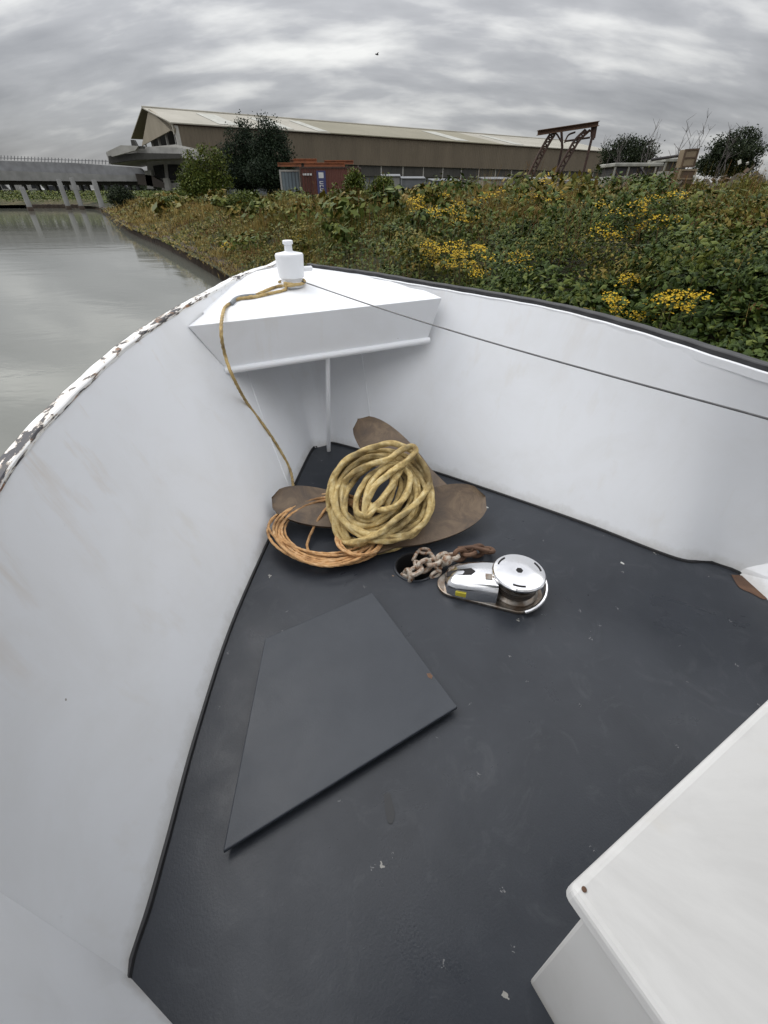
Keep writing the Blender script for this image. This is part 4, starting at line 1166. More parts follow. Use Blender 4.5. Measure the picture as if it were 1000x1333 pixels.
for q_ in ((470, 276, 16, 12, 17, 'M_brush', 'olive shrub on the bank above the bow post, below the red container'), (535, 300, 26, 18, 11.5, 'M_green', 'green shrub mound on the bank right of the bow post'), (612, 300, 22, 14, 11, 'M_green', 'green shrub mound above the wide yellow ragwort clump'), (690, 305, 30, 16, 9.5, 'M_bramble', 'dark bramble mound below the gantry'), (760, 268, 24, 13, 13, 'M_brush', 'olive shrub right of the gantry leg'), (900, 330, 42, 24, 6.6, 'M_bramble', 'large dark bramble mound rising at the right of the bank'), (975, 290, 34, 20, 8, 'M_brush', 'olive shrub at the right frame edge below the rubble heap'), (365, 262, 14, 9, 30, 'M_brush', 'small olive shrub at the foot of the blue container'), (205, 272, 14, 8, 38, 'M_brush', 'golden shrub low on the far canal bank'), (235, 262, 12, 8, 42, 'M_green', 'green shrub at the foot of the leafy tree'), (430, 268, 14, 9, 24, 'M_green', 'green shrub below the navy panel of the red container')):
    px_, py_, rx_, ry_, Y_, mm_, lb_ = q_
    tree_px('bank_shrub', lb_, Y_, px_, .0, [(px_, py_, rx_, ry_), (px_-rx_*.7, py_+ry_*.5, rx_*.6, ry_*.6), (px_+rx_*.7, py_+ry_*.4, rx_*.6, ry_*.7), (px_+rx_*.1, py_+ry_*.9, rx_, ry_*.6)], globals()[mm_], 420, .055*max(1, Y_/11), 'shrub', .07*max(1, Y_/11), group=GB, seed=int(px_), trunk_r=.02)
GT = 'tall weedy shrubs before the warehouse'
for (px_, top_, wid_, Y_, lb_) in ((462, 216, 26, 20, 'tallest dark weedy shrub, rising over the right end of the red container'), (500, 224, 20, 19, 'tall dark weedy shrub just right of the tallest one'), (612, 232, 17, 17, 'slim dark weedy shrub before the long warehouse wall'), (905, 236, 24, 12, 'brownish weedy shrub before the crates'), (965, 226, 30, 11, 'tall brownish weedy shrub at the right frame edge'), (560, 246, 20, 15, 'low weedy shrub between the two dark weedy shrubs of the middle')):
    rq_ = random.Random(int(px_)); bl_ = []
    for q in range(13):
        x_ = px_ + rq_.gauss(0, .5)*wid_; t_ = top_ + abs(x_-px_)*.9 + rq_.uniform(0, 10); bl_.append((x_, (t_+276)/2, wid_*.26, (276-t_)/2))
    tree_px('weedy_shrub', lb_, Y_, px_, .0, bl_, M_green if px_ < 900 else M_brush, 620, .055*max(1, Y_/12), 'shrub', .07, clump=6, group=GT, seed=int(px_), trunk_r=.015)
# distant dark trees on the right skyline
tree_px('distant_tree', 'flat-topped dark tree behind the white scrap on the right skyline', 60, 820, .1, [(818, 189, 18, 8), (800, 194, 14, 9), (836, 194, 15, 10), (820, 204, 33, 11), (812, 183, 8, 5), (828, 184, 7, 5), (818, 220, 34, 12)], M_tree, 1300, .20, spread=.30, seed=8, group='dark trees on the right skyline')
tree_px('distant_tree', 'rounded dark tree standing highest at the far right skyline', 55, 958, .1, [(942, 187, 14, 10), (970, 180, 15, 11), (930, 195, 10, 7), (982, 188, 9, 11), (955, 198, 30, 10), (955, 176, 8, 6), (950, 214, 36, 14)], M_tree, 1500, .19, spread=.28, seed=9, group='dark trees on the right skyline')
# tall willowherb stands
def tall_plant(name, px, pyb, pyt, wpx, Y, n, label, m, hd=None, group=None, seed=1):
    rnd = random.Random(seed); b = aty(px, pyb, Y); t = aty(px, pyt, Y); w = abs(aty(px+wpx, pyb, Y).x - b.x); g0 = .0
    root = empty(name, (b.x, Y, g0), 0, label, 'wild plant', group); st, lf, fh = MB(), MB(), MB(); Ht = t.z - g0
    for i in range(n):
        x, y = rnd.gauss(0, w*.5), rnd.gauss(0, w*.5); h = Ht*rnd.uniform(.6, 1.0)*(1-.25*min(1, abs(x)/w)); lx = rnd.gauss(0, .08)
        st.tube([(x, y, 0), (x+lx*.4, y, h*.6), (x+lx, y, h)], [.007, .006, .003], 4)
        for k in range(52):
            u = rnd.uniform(.12, 1); card(lf, Vector((x + lx*u*u + rnd.gauss(0, .09), y + rnd.gauss(0, .09), h*u)), (rnd.gauss(0, .8), rnd.gauss(0, .8), .7), .17*rnd.uniform(.7, 1.4)*(1.2-.5*u), .34, rnd)
        if hd:
            for k in range(6): card(fh, Vector((x+lx+rnd.gauss(0, .02), y, h*rnd.uniform(.9, 1.03))), (rnd.gauss(0, 1), -1, 0), .05, .5, rnd)
    st.build('stem', M_stem, root); lf.build('leaves', m, root)
    if hd: fh.build('seed_heads', hd, root)['kind'] = 'stuff'
G = 'tall willowherb stands before the warehouse'
tall_plant('willowherb', 465, 285, 214, 24, 21, 46, 'tall dark willowherb stand hiding the right end of the red container', M_green, M_dock, G, 1)
tall_plant('willowherb', 498, 280, 222, 18, 20, 30, 'willowherb stand just right of the tallest one', M_green, M_dock, G, 2)
tall_plant('willowherb', 610, 282, 230, 14, 17, 22, 'narrow dark willowherb clump before the long warehouse wall, left of the gantry', M_green, None, G, 3)
tall_plant('willowherb', 388, 285, 252, 24, 24, 24, 'low willowherb clump in front of the container doors', M_brush, None, G, 4)
tall_plant('willowherb', 905, 275, 232, 20, 12, 26, 'thin brownish willowherb before the rubble heap on the right', M_brush, M_dock, G, 5)
tall_plant('willowherb', 965, 275, 225, 26, 11, 34, 'brown-stemmed willowherb at the far right edge', M_brush, M_dock, G, 6)

tall_plant('willowherb', 815, 270, 226, 16, 15, 26, 'brownish willowherb clump before the left end of the white trailer', M_brush, M_dock, G, 7)
tall_plant('willowherb', 842, 272, 232, 12, 14, 20, 'sparse willowherb clump before the right end of the white trailer', M_green, M_dock, G, 8)
tall_plant('willowherb', 565, 278, 236, 16, 18, 22, 'low willowherb clump before the slate grey shed', M_brush, M_dock, G, 9)
tall_plant('willowherb', 662, 276, 240, 16, 17, 22, 'low willowherb clump left of the gantry foot', M_brush, M_dock, G, 10)
tall_plant('willowherb', 780, 272, 232, 14, 16, 22, 'willowherb clump right of the gantry before the long pale shed', M_green, M_dock, G, 11)
# ============================================================ warehouse
def wallpoint(p0, d, px, z=None):
    """where the vertical plane through p0 along d meets the sight column of a pixel given height"""
    pass
c0 = atz(226, 161, 9.0); c1 = atz(800, 198.4, 9.0); dW = (c1-c0); dW.z = 0; LW = dW.length; dW.normalize(); nW = Vector((-dW.y, dW.x, 0))
wh = empty('warehouse', (c0.x, c0.y, 0), math.atan2(dW.y, dW.x), 'long brown-clad warehouse with pale roof and open gable end across the yard', 'warehouse')
WI = (Matrix.Translation((c0.x, c0.y, 0)) @ Matrix.Rotation(math.atan2(dW.y, dW.x), 4, 'Z')).inverted()
def clad(name, c1, c2, sc=.35, rib=None, rough=.7):
    m, nt, b = mat(name)
    n = nz(nt, sc, 6, .6, 0, (1, 1, .35)); col = ramp(nt, n, [(.3, c1), (.7, c2)])
    tc = nt.nodes.new('ShaderNodeTexCoord'); sp = nt.nodes.new('ShaderNodeSeparateXYZ'); nt.links.new(tc.outputs['Object'], sp.inputs[0])
    if rib:
        s = mth(nt, 'SINE', mth(nt, 'MULTIPLY', sp.outputs[0], rib)); bump(nt, b, s, .6, .06)
        # sheet joints
        fr_ = mth(nt, 'FRACT', mth(nt, 'MULTIPLY', sp.outputs[0], 1/5.2)); j = mth(nt, 'LESS_THAN', fr_, .012)
        col = mixc(nt, mth(nt, 'MULTIPLY', j, .35), col, tuple(x*.5 for x in c1))
    run = gramp(nt, nz(nt, 1.6, 5, .7, 0, (1, 1, .05)), .55, .75, 0, .35); col = mixc(nt, run, col, tuple(x*.6 for x in c1))
    nt.links.new(col, b.inputs['Base Color']); b.inputs['Roughness'].default_value = rough; return m
M_clad = clad('brown_cladding', (.105, .084, .058), (.145, .116, .080), rib=12)
M_gable = clad('buff_gable_sheeting', (.22, .19, .135), (.29, .25, .185), rib=8)
M_roof = clad('pale_fibre_roof', (.25, .235, .19), (.34, .32, .27), .15)
M_roof2 = clad('mossy_fibre_roof', (.17, .155, .105), (.22, .20, .14), .15)
M_roofw = plain('white_rooflight', (.40, .40, .36), (.30, .30, .26), 1, .6)
M_conc = plain('grey_concrete', (.42, .41, .385), (.29, .285, .265), 1.2, .85, detail=8, bs=.3, bd=.02)
M_concp = plain('pale_concrete', (.42, .41, .38), (.30, .29, .265), .8, .85, detail=8)
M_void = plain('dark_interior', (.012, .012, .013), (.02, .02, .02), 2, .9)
M_band = clad('dark_slatted_cladding', (.030, .030, .028), (.055, .052, .045), rib=6)
M_glaz = plain('grey_glazing', (.10, .11, .115), (.17, .18, .18), .6, .35)
RZ = 12.0; HB = 15.5
zb_ = 4.9
m = MB(); m.box(0, LW, 0, .25, zb_, 8.85); m.build('wall', M_clad, wh)
m = MB(); m.box(0, LW, -.04, .32, 8.83, 9.05); m.build('gutter', M_rustdark, wh)
m = MB(); m.box(.5, LW, .35, .7, 3.3, zb_); m.build('slatted_band', M_band, wh)
m = MB(); m.box(.4, LW, .9, 1.2, -.2, 3.3); m.build('lower_wall', M_glaz, wh)
x = .5
while x < LW:
    MB().box(x, x+.22, .28, .34, .0, 4.9).build('post', M_conc, wh); x += 5.2
# roof: near slope as sections of differing age
def roofsec(x0, x1, m_, y0=-.35, y1=HB, dz=0.0, nm='roof'):
    zz = lambda y: 9.05 + (RZ-9.05)*(y/HB) + dz
    mb = MB(); mb.prism([(x0, y0, zz(y0)), (x1, y0, zz(y0)), (x1, y1, zz(y1)), (x0, y1, zz(y1))], (0, 0, .14)); return mb.build(nm, m_, wh)
roofsec(-.5, 26, M_roof); roofsec(26.0, LW*.62, M_roof2); roofsec(LW*.62, LW+.5, M_roof)
for x, w in ((7, 3.2), (16, 3.6), (24, 2.0), (LW*.5, 4), (LW*.66, 3)):
    zz = lambda y: 9.22 + (RZ-9.05)*(y/HB)
    mb = MB(); mb.prism([(x, .6, zz(.6)), (x+w, .6, zz(.6)), (x+w+.3, HB*.8, zz(HB*.8)), (x+.3, HB*.8, zz(HB*.8))], (0, 0, .03)); mb.build('rooflight', M_roofw, wh)
mb = MB(); mb.prism([(-.5, HB, RZ), (LW+.5, HB, RZ), (LW+.5, HB*2.0, 9.05), (-.5, HB*2.0, 9.05)], (0, 0, .14)); mb.build('roof', M_roof2, wh)
mb = MB(); mb.tube([(-.5, HB, RZ+.16), (LW+.5, HB, RZ+.16)], .18, 8); mb.build('ridge', M_roof, wh)
# gable sheeting with its slanting lower edge: points found on the gable plane
def on_gable(px, py):
    r = ray(px, py); o = WI @ Vector((0, 0, H)); d = (WI.to_3x3() @ r); t = -o.x/d.x; return o + d*t
g0, g1, g2, g3 = on_gable(226, 161), on_gable(195, 142), on_gable(186, 190), on_gable(229, 167)
m = MB(); m.prism([(0, 0, 9.0), (0, g1.y, min(g1.z, RZ+.1)), (0, g2.y, g2.z), (0, g3.y, g3.z), (0, 0, 7.9)], (-.18, 0, 0)); m.build('gable_sheeting', M_gable, wh, fix=True)
m = MB(); m.box(-.02, .55, -.02, .45, -.2, 8.83); m.build('corner_post', M_concp, wh)
m = MB(); m.box(-.28, -.19, -.2, .2, 7.8, 9.1); m.build('corner_trim', M_roof, wh)
# dark bay inside the open gable
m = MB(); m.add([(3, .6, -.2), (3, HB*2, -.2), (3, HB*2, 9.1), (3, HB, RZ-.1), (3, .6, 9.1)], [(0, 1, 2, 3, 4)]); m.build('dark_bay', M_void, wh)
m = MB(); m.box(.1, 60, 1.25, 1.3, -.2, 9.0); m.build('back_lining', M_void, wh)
for k in range(5):
    y = 2.5 + k*5.5; m = MB(); m.box(.4, .7, y, y+.3, -.2, 8.5); m.build('bay_column', M_conc, wh)
m = MB(); m.box(.1, .5, .5, HB*1.9, 5.6, 6.1); m.build('gable_beam', M_conc, wh)
# ---- concrete loading building with jutting canopies, below and left of the gable
YB = 74
lb = empty('loading_building', aty(215, 250, YB)*1, 0, 'grey concrete loading building with stacked jutting canopies left of the warehouse', 'building')
lbo = lb.location.copy(); lbo.z = 0; lb.location = lbo
def pb_(px, py, Y=YB): p = aty(px, py, Y) - lbo; return p
def slab(name, pxs, m_, depth=6.0, Y=YB, bev=0):
    P = [pb_(x, y, Y) for x, y in pxs]; return MB().prism(P, (0, depth, 0)).build(name, m_, lb, fix=True)
slab('block', [(213, 236), (243, 236), (249, 262), (217, 262)], M_concp, 8)
slab('dark_window', [(199, 216), (212, 214), (214, 233), (203, 231)], M_void, .3, YB-.3)
slab('dark_window', [(218, 214), (234, 214), (238, 234), (220, 234)], M_void, .3, YB-.3)
slab('wall', [(190, 205), (236, 203), (243, 238), (194, 238)], M_conc, 5, YB)
slab('canopy', [(138, 199), (158, 190), (232, 192), (236, 205), (176, 208), (143, 214)], M_conc, 9, YB-4)
slab('canopy_edge', [(141, 203), (176, 199), (234, 200), (236, 206), (178, 208), (142, 213)], M_band, .5, YB-4.6)
slab('canopy_fascia', [(138, 198), (157, 189), (180, 190), (176, 196), (146, 204)], M_concp, .5, YB-5.2)
slab('upper_canopy', [(185, 192), (229, 188), (233, 199), (190, 199)], M_concp, 8, YB-2)
slab('roof_upstand', [(170, 182), (174, 182), (178, 190), (186, 190), (186, 193), (172, 193)], M_band, .6, YB-4.8)
slab('pier', [(188, 222), (196, 222), (200, 246), (192, 246)], M_conc, 1.2, YB-1)
slab('pier', [(212, 232), (218, 232), (222, 252), (216, 252)], M_concp, 1.2, YB-1)
slab('pipework', [(176, 226), (196, 228), (214, 238), (214, 245), (180, 240)], M_darkmetal, 2, YB-1)
# ---- road bridge on the left
YR = 78
br = empty('road_bridge', (aty(60, 250, YR).x, YR, 0), 0, 'grey road bridge deck with parapet fence crossing behind the canal on the left', 'bridge')
bro = br.location.copy()
def rb(name, pxs, m_, depth, Y=YR): return MB().prism([aty(x, y, Y)-bro for x, y in pxs], (0, depth, 0)).build(name, m_, br, fix=True)
M_par = plain('weathered_parapet', (.235, .24, .245), (.16, .16, .165), .9, .8, detail=8)
M_par2 = plain('pale_parapet', (.25, .25, .245), (.18, .18, .175), .9, .8, detail=8)
rb('parapet', [(-120, 208), (0, 209), (95, 212), (180, 218), (192, 228), (150, 229), (-120, 222)], M_par, 1, YR)
rb('deck_edge', [(-120, 221), (0, 222), (150, 227.5), (196, 228), (194, 236), (120, 236), (-120, 234)], M_par2, 7, YR-1)
rb('beam', [(-120, 234), (120, 236), (185, 235), (180, 241), (-120, 240)], M_band, 5, YR+.5)
m = MB()
for k in range(64):
    px = -100 + k*4.4; y0 = 208 + max(0, px)*.045; p = aty(px, y0, YR+.5)-bro; q = aty(px+.2, y0-6, YR+.5)-bro; m.tube([p, q], .05, 5)
p0, p1 = aty(-110, 202, YR+.5)-bro, aty(178, 211, YR+.5)-bro
m.tube([p0, p1], .05, 5); m.build('railing', M_par, br)
for px in (-60, -40, -20, -4, 14, 30, 48, 58, 70, 86, 104, 113, 128, 140, 150, 158, 168, 178):
    a = aty(px, 238, YR+2)-bro; m = MB(); m.box(a.x-.16, a.x+.16, a.y-.3, a.y+.3, -.6, a.z); m.build('pier', M_glaz, br)
# clutter under the bridge: parked vans and stores far behind
rv = random.Random(8)
# ---- old timber dolphins standing in the water at the canal end
for (px, py0, py1, Y, lb_) in ((28, 243, 277, 62, 'leftmost grey timber post standing in the canal'), (76, 233, 258, 66, 'grey timber post second from left near the far bank'), (93, 231, 258, 66, 'grey timber post beside its twin near the far bank'), (122, 234, 272, 60, 'tallest grey timber post nearest the bank edging')):
    t = aty(px, py0, Y); o = empty('mooring_post', (t.x, Y, WZ-.6), 0, lb_, 'post', 'old timber posts at the canal end')
    MB().lathe([(.30, 0), (.28, 1.5), (.25, t.z-WZ+.45), (.2, t.z-WZ+.6)], (0, 0, 0), 10).build('shaft', M_par2, o, smooth=True)
    MB().lathe([(.32, 0), (.32, .5), (.29, .55)], (0, 0, .45), 10).build('weedy_foot', M_pile, o, smooth=True)
# far-bank vegetation masses
mf = MB()
for k in range(24000):
    px = rv.uniform(-40, 240); Y = rv.uniform(62, 86); p = aty(px, rv.uniform(250, 278), Y)
    e = edist(p.x, p.y)
    if e < .1: continue
    z = rv.uniform(0, 1)*(1.2 if e > 1 else .6)
    card(mf, Vector((p.x, p.y, z)), (rv.gauss(0, .7), rv.gauss(-.4, .7), 1), rv.uniform(.14, .30), .5, rv)
tag(mf.build('far_bank_weeds', M_green, None), kind='stuff')
ft = MB()
for k in range(5200):
    Y = rv.uniform(100, 112); x = aty(rv.uniform(-160, 330), 250, Y).x; h_ = 2.2 + 2.0*fbm(x, 1, .12, 3)
    card(ft, Vector((x, Y, rv.uniform(0, 1)**.7*h_)), (rv.gauss(0, .8), -1, rv.gauss(0, .8)), rv.uniform(.5, .9), .6, rv)
tag(ft.build('far_scrub', M_tree, None), kind='stuff')
M_vans = [plain('dull_white_van_paint', (.33, .33, .32), (.26, .26, .25), 2, .5), plain('dark_van_paint', (.03, .035, .045), (.05, .05, .055), 2, .4), plain('brick_red_paint', (.12, .05, .035), (.16, .07, .05), 2, .7)]
M_glass = plain('dark_glass', (.012, .014, .016), (.02, .022, .025), 3, .12)
def van(x, y, L_, ht, m_, label, rz=0, grp='vans parked under the bridge'):
    o = empty('parked_van', (x, y, .12), rz, label, 'van', grp)
    prof = [(-L_/2, .35), (-L_/2, ht*.97), (-L_/2+.1, ht), (L_/2-1.3, ht), (L_/2-.75, ht*.62), (L_/2-.05, ht*.5), (L_/2, .35)]
    MB().prism([(a, -.9, b) for a, b in prof], (0, 1.8, 0)).build('body', m_, o, bevel=.05, fix=True)
    MB().prism([(L_/2-1.9, -.915, ht*.62), (L_/2-1.9, -.915, ht*.9), (L_/2-1.35, -.915, ht*.9), (L_/2-.9, -.915, ht*.62)], (0, .01, 0)).build('window', M_glass, o, fix=True)
    for sx in (-L_/2+.8, L_/2-.8):
        for sy in (-.8, .8):
            MB().lathe([(.33, -.1), (.35, -.08), (.35, .08), (.33, .1)], (0, 0, 0), 16, Matrix.Translation((sx, sy, .33)) @ Matrix.Rotation(R(90), 4, 'X')).build('wheel', M_black, o)
for i, (px, mi, ht, s_) in enumerate(((8, 0, 2.0, 'leftmost pale van'), (44, 0, 2.1, 'white van left of the twin posts'), (84, 1, 1.7, 'dark van behind the twin posts'), (112, 0, 1.9, 'pale van behind the tallest post'), (160, 1, 1.8, 'dark van above the small bush'))):
    a = aty(px, 252, 90); van(a.x, 90, 4.6, ht, M_vans[mi], s_ + ' parked in shade under the bridge', R(12*(i % 3)))

# ============================================================ containers
M_red = clad('rusty_red_container_paint', (.095, .030, .022), (.13, .045, .032), 1.2, rib=22)
M_blue = clad('faded_blue_container_paint', (.13, .17, .20), (.19, .23, .25), 1.2, rib=22)
M_orange = plain('orange_paint', (.30, .10, .035), (.17, .06, .025), 3, .6)
M_navy = plain('navy_panel', (.03, .035, .12), (.045, .05, .14), 3, .5)
M_lett = plain('white_lettering', (.62, .62, .62), (.5, .5, .5), 4, .6)
YC = 44
def frame_box(o, L_, W_, Hh, mm, fr_m):
    MB().box(.06, L_-.06, .05, W_-.05, .12, Hh-.06).build('body', mm, o)
    f = MB()
    for x in (0, L_-.14):
        for y in (0, W_-.14): f.box(x, x+.14, y, y+.14, 0, Hh)
    for z0_ in (0, Hh-.12):
        f.box(.145, L_-.145, .002, .10, z0_+.002, z0_+.12); f.box(.145, L_-.145, W_-.10, W_-.002, z0_+.002, z0_+.12)
        f.box(.002, .10, .145, W_-.145, z0_+.002, z0_+.12); f.box(L_-.10, L_-.002, .145, W_-.145, z0_+.002, z0_+.12)
    f.build('frame', fr_m, o)
a = aty(393, 255, YC); rc = empty('shipping_container', (a.x, YC, .1), R(-4), 'rusty red shipping container with a navy lettered panel', 'container')
zt_ = aty(393, 217, YC).z - .1
frame_box(rc, 4.7, 2.44, zt_, M_red, M_rustdark)
pn = aty(412, 220, YC).x - a.x
m = MB(); m.box(pn, pn+.72, -.022, .03, .5, zt_-.25); pnl = m.build('navy_panel', M_navy, rc)
m = MB()
# white characters set vertically on the navy panel, unreadable at this distance: an emblem above six block letters
m.box(pn+.16, pn+.56, -.030, -.024, zt_-.72, zt_-.36)
zz = zt_-.92
for k in range(5):
    z1_ = zz - k*.235
    m.box(pn+.20, pn+.26, -.030, -.024, z1_-.17, z1_)
    if k != 3: m.box(pn+.262, pn+.50, -.030, -.024, z1_-.04, z1_)
    if k in (0, 2, 3): m.box(pn+.262, pn+.50, -.030, -.024, z1_-.17, z1_-.13)
    if k in (1, 2, 4): m.box(pn+.44, pn+.50, -.030, -.024, z1_-.125, z1_-.045)
m.build('lettering', M_lett, pnl)
for k in range(4):
    m = MB(); m.tube([(.35+.22*k, -.04, .25), (.35+.22*k, -.04, zt_-.2)], .022, 6); m.build('lock_rod', M_rustdark, rc)
m = MB(); m.box(.25, 1.0, -.03, -.01, zt_-.55, zt_-.42); m.build('white_marking', M_lett, rc)
a2 = aty(367, 255, YC+1.5); z2 = aty(370, 221, YC+1.5).z - .1
bc = empty('shipping_container', (a2.x, YC+1.5, .1), R(6), 'small faded blue container left of the red one', 'container')
frame_box(bc, 1.75, 2.4, z2, M_blue, M_conc)
ob = empty('orange_beam_stack', (a.x-.8, YC+.4, .1+zt_), R(-4), 'orange steel beams stacked on top of the red container', 'steel beams')
for k, (x0, x1, z0_, y0) in enumerate(((-1.0, .9, .02, 0), (1.1, 4.4, .02, .2), (.2, 2.1, .28, .5), (2.6, 5.0, .20, 1.1), (-.2, 1.1, .26, 1.0))):
    m = MB(); m.box(x0, x1, y0, y0+.24, z0_, z0_+.06); m.box(x0, x1, y0+.09, y0+.15, z0_+.06, z0_+.20); m.box(x0, x1, y0, y0+.24, z0_+.20, z0_+.25); m.build('beam', M_orange if k != 4 else M_rust, ob)

# ============================================================ pale sheds and stores before the warehouse wall
M_pale = [plain('pale_blue_grey_sheet', (.19, .21, .225), (.13, .15, .165), .9, .6, detail=7), plain('off_white_sheet', (.24, .24, .225), (.16, .16, .15), 1, .6, detail=7), plain('slate_grey_sheet', (.11, .12, .13), (.16, .165, .17), 1, .6)]
def shed(px0, px1, pyt, Y, mi, label, nm='store_shed', dep=3, cat='shed'):
    a, b = aty(px0, 252, Y), aty(px1, 252, Y); z = aty((px0+px1)/2, pyt+3, Y).z; o = empty(nm, (a.x, Y, 0), 0, label, cat, 'low stores before the warehouse wall')
    w = b.x-a.x
    MB().box(0, w, 0, dep, -.1, z-.06).build('wall', M_pale[mi], o)
    MB().prism([(-.1, -.15, z-.06), (w+.1, -.15, z-.06), (w+.1, dep+.1, z+.16), (-.1, dep+.1, z+.16)], (0, 0, .07)).build('roof', M_pale[2], o, fix=True)
    k = .3
    while k < w-1.2:
        MB().box(k, k+.9, -.03, .0-.002, .1, min(z-.5, 2.0)).build('door', M_pale[2], o); k += 2.6
for a_ in ((497, 520, 226, 62, 1, 'off-white store shed nearest the willowherb'), (523, 552, 229, 66, 2, 'slate grey store shed left of the white panel stack'), (560, 596, 232, 64, 0, 'pale blue-grey shed between the willowherb clumps'), (628, 664, 230, 60, 1, 'off-white shed left of the gantry'), (690, 724, 230, 66, 0, 'pale blue shed seen through the gantry legs'), (738, 792, 233, 70, 0, 'long pale blue shed right of the gantry')):
    shed(*a_)
def heap(name, px0, px1, pyt, pyb, Y, n, mats, label, seed, cat='scrap heap', smin=.25, smax=.9):
    """a heap of bent sheets, bars and broken boards, each kind of piece a part"""
    rnd = random.Random(seed); a, b = aty(px0, pyb, Y), aty(px1, pyb, Y); zt__ = aty((px0+px1)/2, pyt, Y).z; w = b.x-a.x
    o = empty(name, ((a.x+b.x)/2, Y, 0), 0, label, cat)
    for mi, mm_ in enumerate(mats):
        m = MB()
        for k in range(n):
            x = rnd.uniform(-w/2, w/2); hmax = zt__*(1-.45*(abs(x)/(w/2))**2)*rnd.uniform(.55, 1); z = rnd.uniform(.1, 1)*hmax
            L_ = rnd.uniform(smin, smax); M4 = Matrix.Translation((x, rnd.uniform(-.8, 1.2), z)) @ Matrix.Rotation(rnd.uniform(-1.2, 1.2), 4, 'Y') @ Matrix.Rotation(rnd.uniform(-.9, .9), 4, 'X') @ Matrix.Rotation(rnd.uniform(0, 3), 4, 'Z')
            if rnd.random() < .6: m.box(-L_/2, L_/2, -L_*.3, L_*.3, -.02, .03, M4)
            else: m.box(-L_/2, L_/2, -.05, .05, -.05, .05, M4)
        m.build(('boards', 'scrap_metal', 'rubble')[mi % 3], mm_, o)['kind'] = 'stuff'
    # core so the heap is solid
    m = MB(); n_ = 24; vs = []
    for i in range(n_+1):
        x = -w/2 + w*i/n_
        for j in range(9):
            y = -1 + 2.4*j/8; h = zt__*.72*(1-.5*(abs(x)/(w/2))**2)*(1-abs((j-4)/4)**2.5)*(1+.5*fbm(x+seed*9, y, 1.3)); vs.append((x, y, max(-.1, h)))
    m.add(vs, grid_faces(n_+1, 9, True)); m.build('rubble', mats[-1], o)
    return o
M_white_s = plain('dirty_white_sheet', (.36, .36, .32), (.19, .19, .165), 2, .6, detail=7)
M_tan = plain('tan_board', (.26, .20, .13), (.19, .145, .095), 2, .8)
M_brn = plain('brown_board', (.11, .07, .042), (.08, .052, .034), 2, .8)
M_rub = plain('brown_rubble', (.10, .080, .062), (.055, .047, .038), 2.4, .9, detail=9, bs=.8, bd=.05)
M_blk = plain('blackened_scrap', (.02, .02, .024), (.045, .04, .04), 2, .7)
YS = 26
# derelict white panelled trailer hulks
def hulk(px0, px1, pyt, Y, label):
    a, b = aty(px0, 240, Y), aty(px1, 240, Y); z = aty((px0+px1)/2, pyt, Y).z; w = b.x-a.x; o = empty('derelict_trailer', (a.x, Y, 0), R(-3), label, 'trailer', 'derelict white trailers in the yard')
    MB().box(0, w, 0, 2, .3, z-.5).build('body', M_white_s, o, bevel=.03)
    MB().box(-.05, w+.05, -.06, 2.06, z-.14, z).build('roof', M_white_s, o, bevel=.03)
    MB().box(.1, w-.1, .05, 1.9, z-.498, z-.142).build('window_band', M_blk, o)
    x = 0
    while x < w-.05: MB().box(x, x+.07, -.02, .05, z-.498, z-.142).build('pillar', M_white_s, o); x += .62
    for x in (.5, w-.9): MB().lathe([(.28, -.1), (.30, -.08), (.30, .08), (.28, .1)], (0, 0, 0), 16, Matrix.Translation((x+.2, -.08, .3)) @ Matrix.Rotation(R(90), 4, 'X')).build('wheel', M_black, o)
    for k in range(3):
        x = rv.uniform(.1, w-.8); MB().box(x, x+rv.uniform(.3, .7), -.025, -.003, rv.uniform(.5, .8), rv.uniform(.9, max(1., z-.6))).build('stained_panel', M_pale[2] if k else M_rub, o)
hulk(795, 853, 212, YS, 'white derelict trailer with dark window band, left of the brown crates')
hulk(858, 888, 206, YS+1, 'shorter white derelict trailer tucked behind the brown crates')
0 and hulk(958, 1012, 203, YS+6, 'pale derelict trailer behind the rubble under the rounded dark tree')
def crate(px0, px1, py0, py1, Y, mm_, label, lean=0):
    a, b = aty(px0, py1, Y), aty(px1, py0, Y); w = b.x-a.x; h = b.z-a.z; o = empty('wooden_crate', (a.x, Y, a.z), 0, label, 'crate', 'brown crates in the yard'); o.rotation_euler = (0, R(lean), 0)
    MB().box(.02, w-.02, .02, w*.8, .01, h-.01).build('side_panels', mm_, o)
    f = MB()
    for x in (0, w-.06):
        f.box(x, x+.06, -.01, .05, 0, h)
    f.box(.062, w-.062, -.008, .045, 0, .06); f.box(.062, w-.062, -.008, .045, h-.06, h); f.box(.062, w-.062, -.008, .045, h*.48, h*.48+.05); f.build('battens', M_tan if mm_ is M_brn else M_brn, o)
crate(878, 908, 220, 246, 23, M_brn, 'dark brown wooden crate at the bottom of the crate pile', 0)
crate(886, 912, 194, 218.5, 23, M_tan, 'tan wooden crate resting tilted on the dark brown one', -3)
heap('scrap_heap', 793, 856, 204, 246, 23, 30, [M_white_s, M_blk, M_rub], 'pale broken sheets piled against the white trailer below the flat-topped tree', 12, smin=.12, smax=.5)
heap('scrap_heap', 940, 1010, 198, 235, 30, 30, [M_white_s, M_brn, M_rub], 'pale sheets and boards heaped under the rounded dark tree', 14, smin=.10, smax=.28)
heap('scrap_heap', 900, 935, 206, 246, 22, 26, [M_white_s, M_blk, M_rub], 'torn white sheets and black scrap right of the crates', 3, smin=.12, smax=.42)
heap('rubble_heap', 918, 1015, 206, 250, 24, 34, [M_brn, M_blk, M_rub], 'brown rubble and burnt timber heap at the far right', 5, smin=.12, smax=.5)
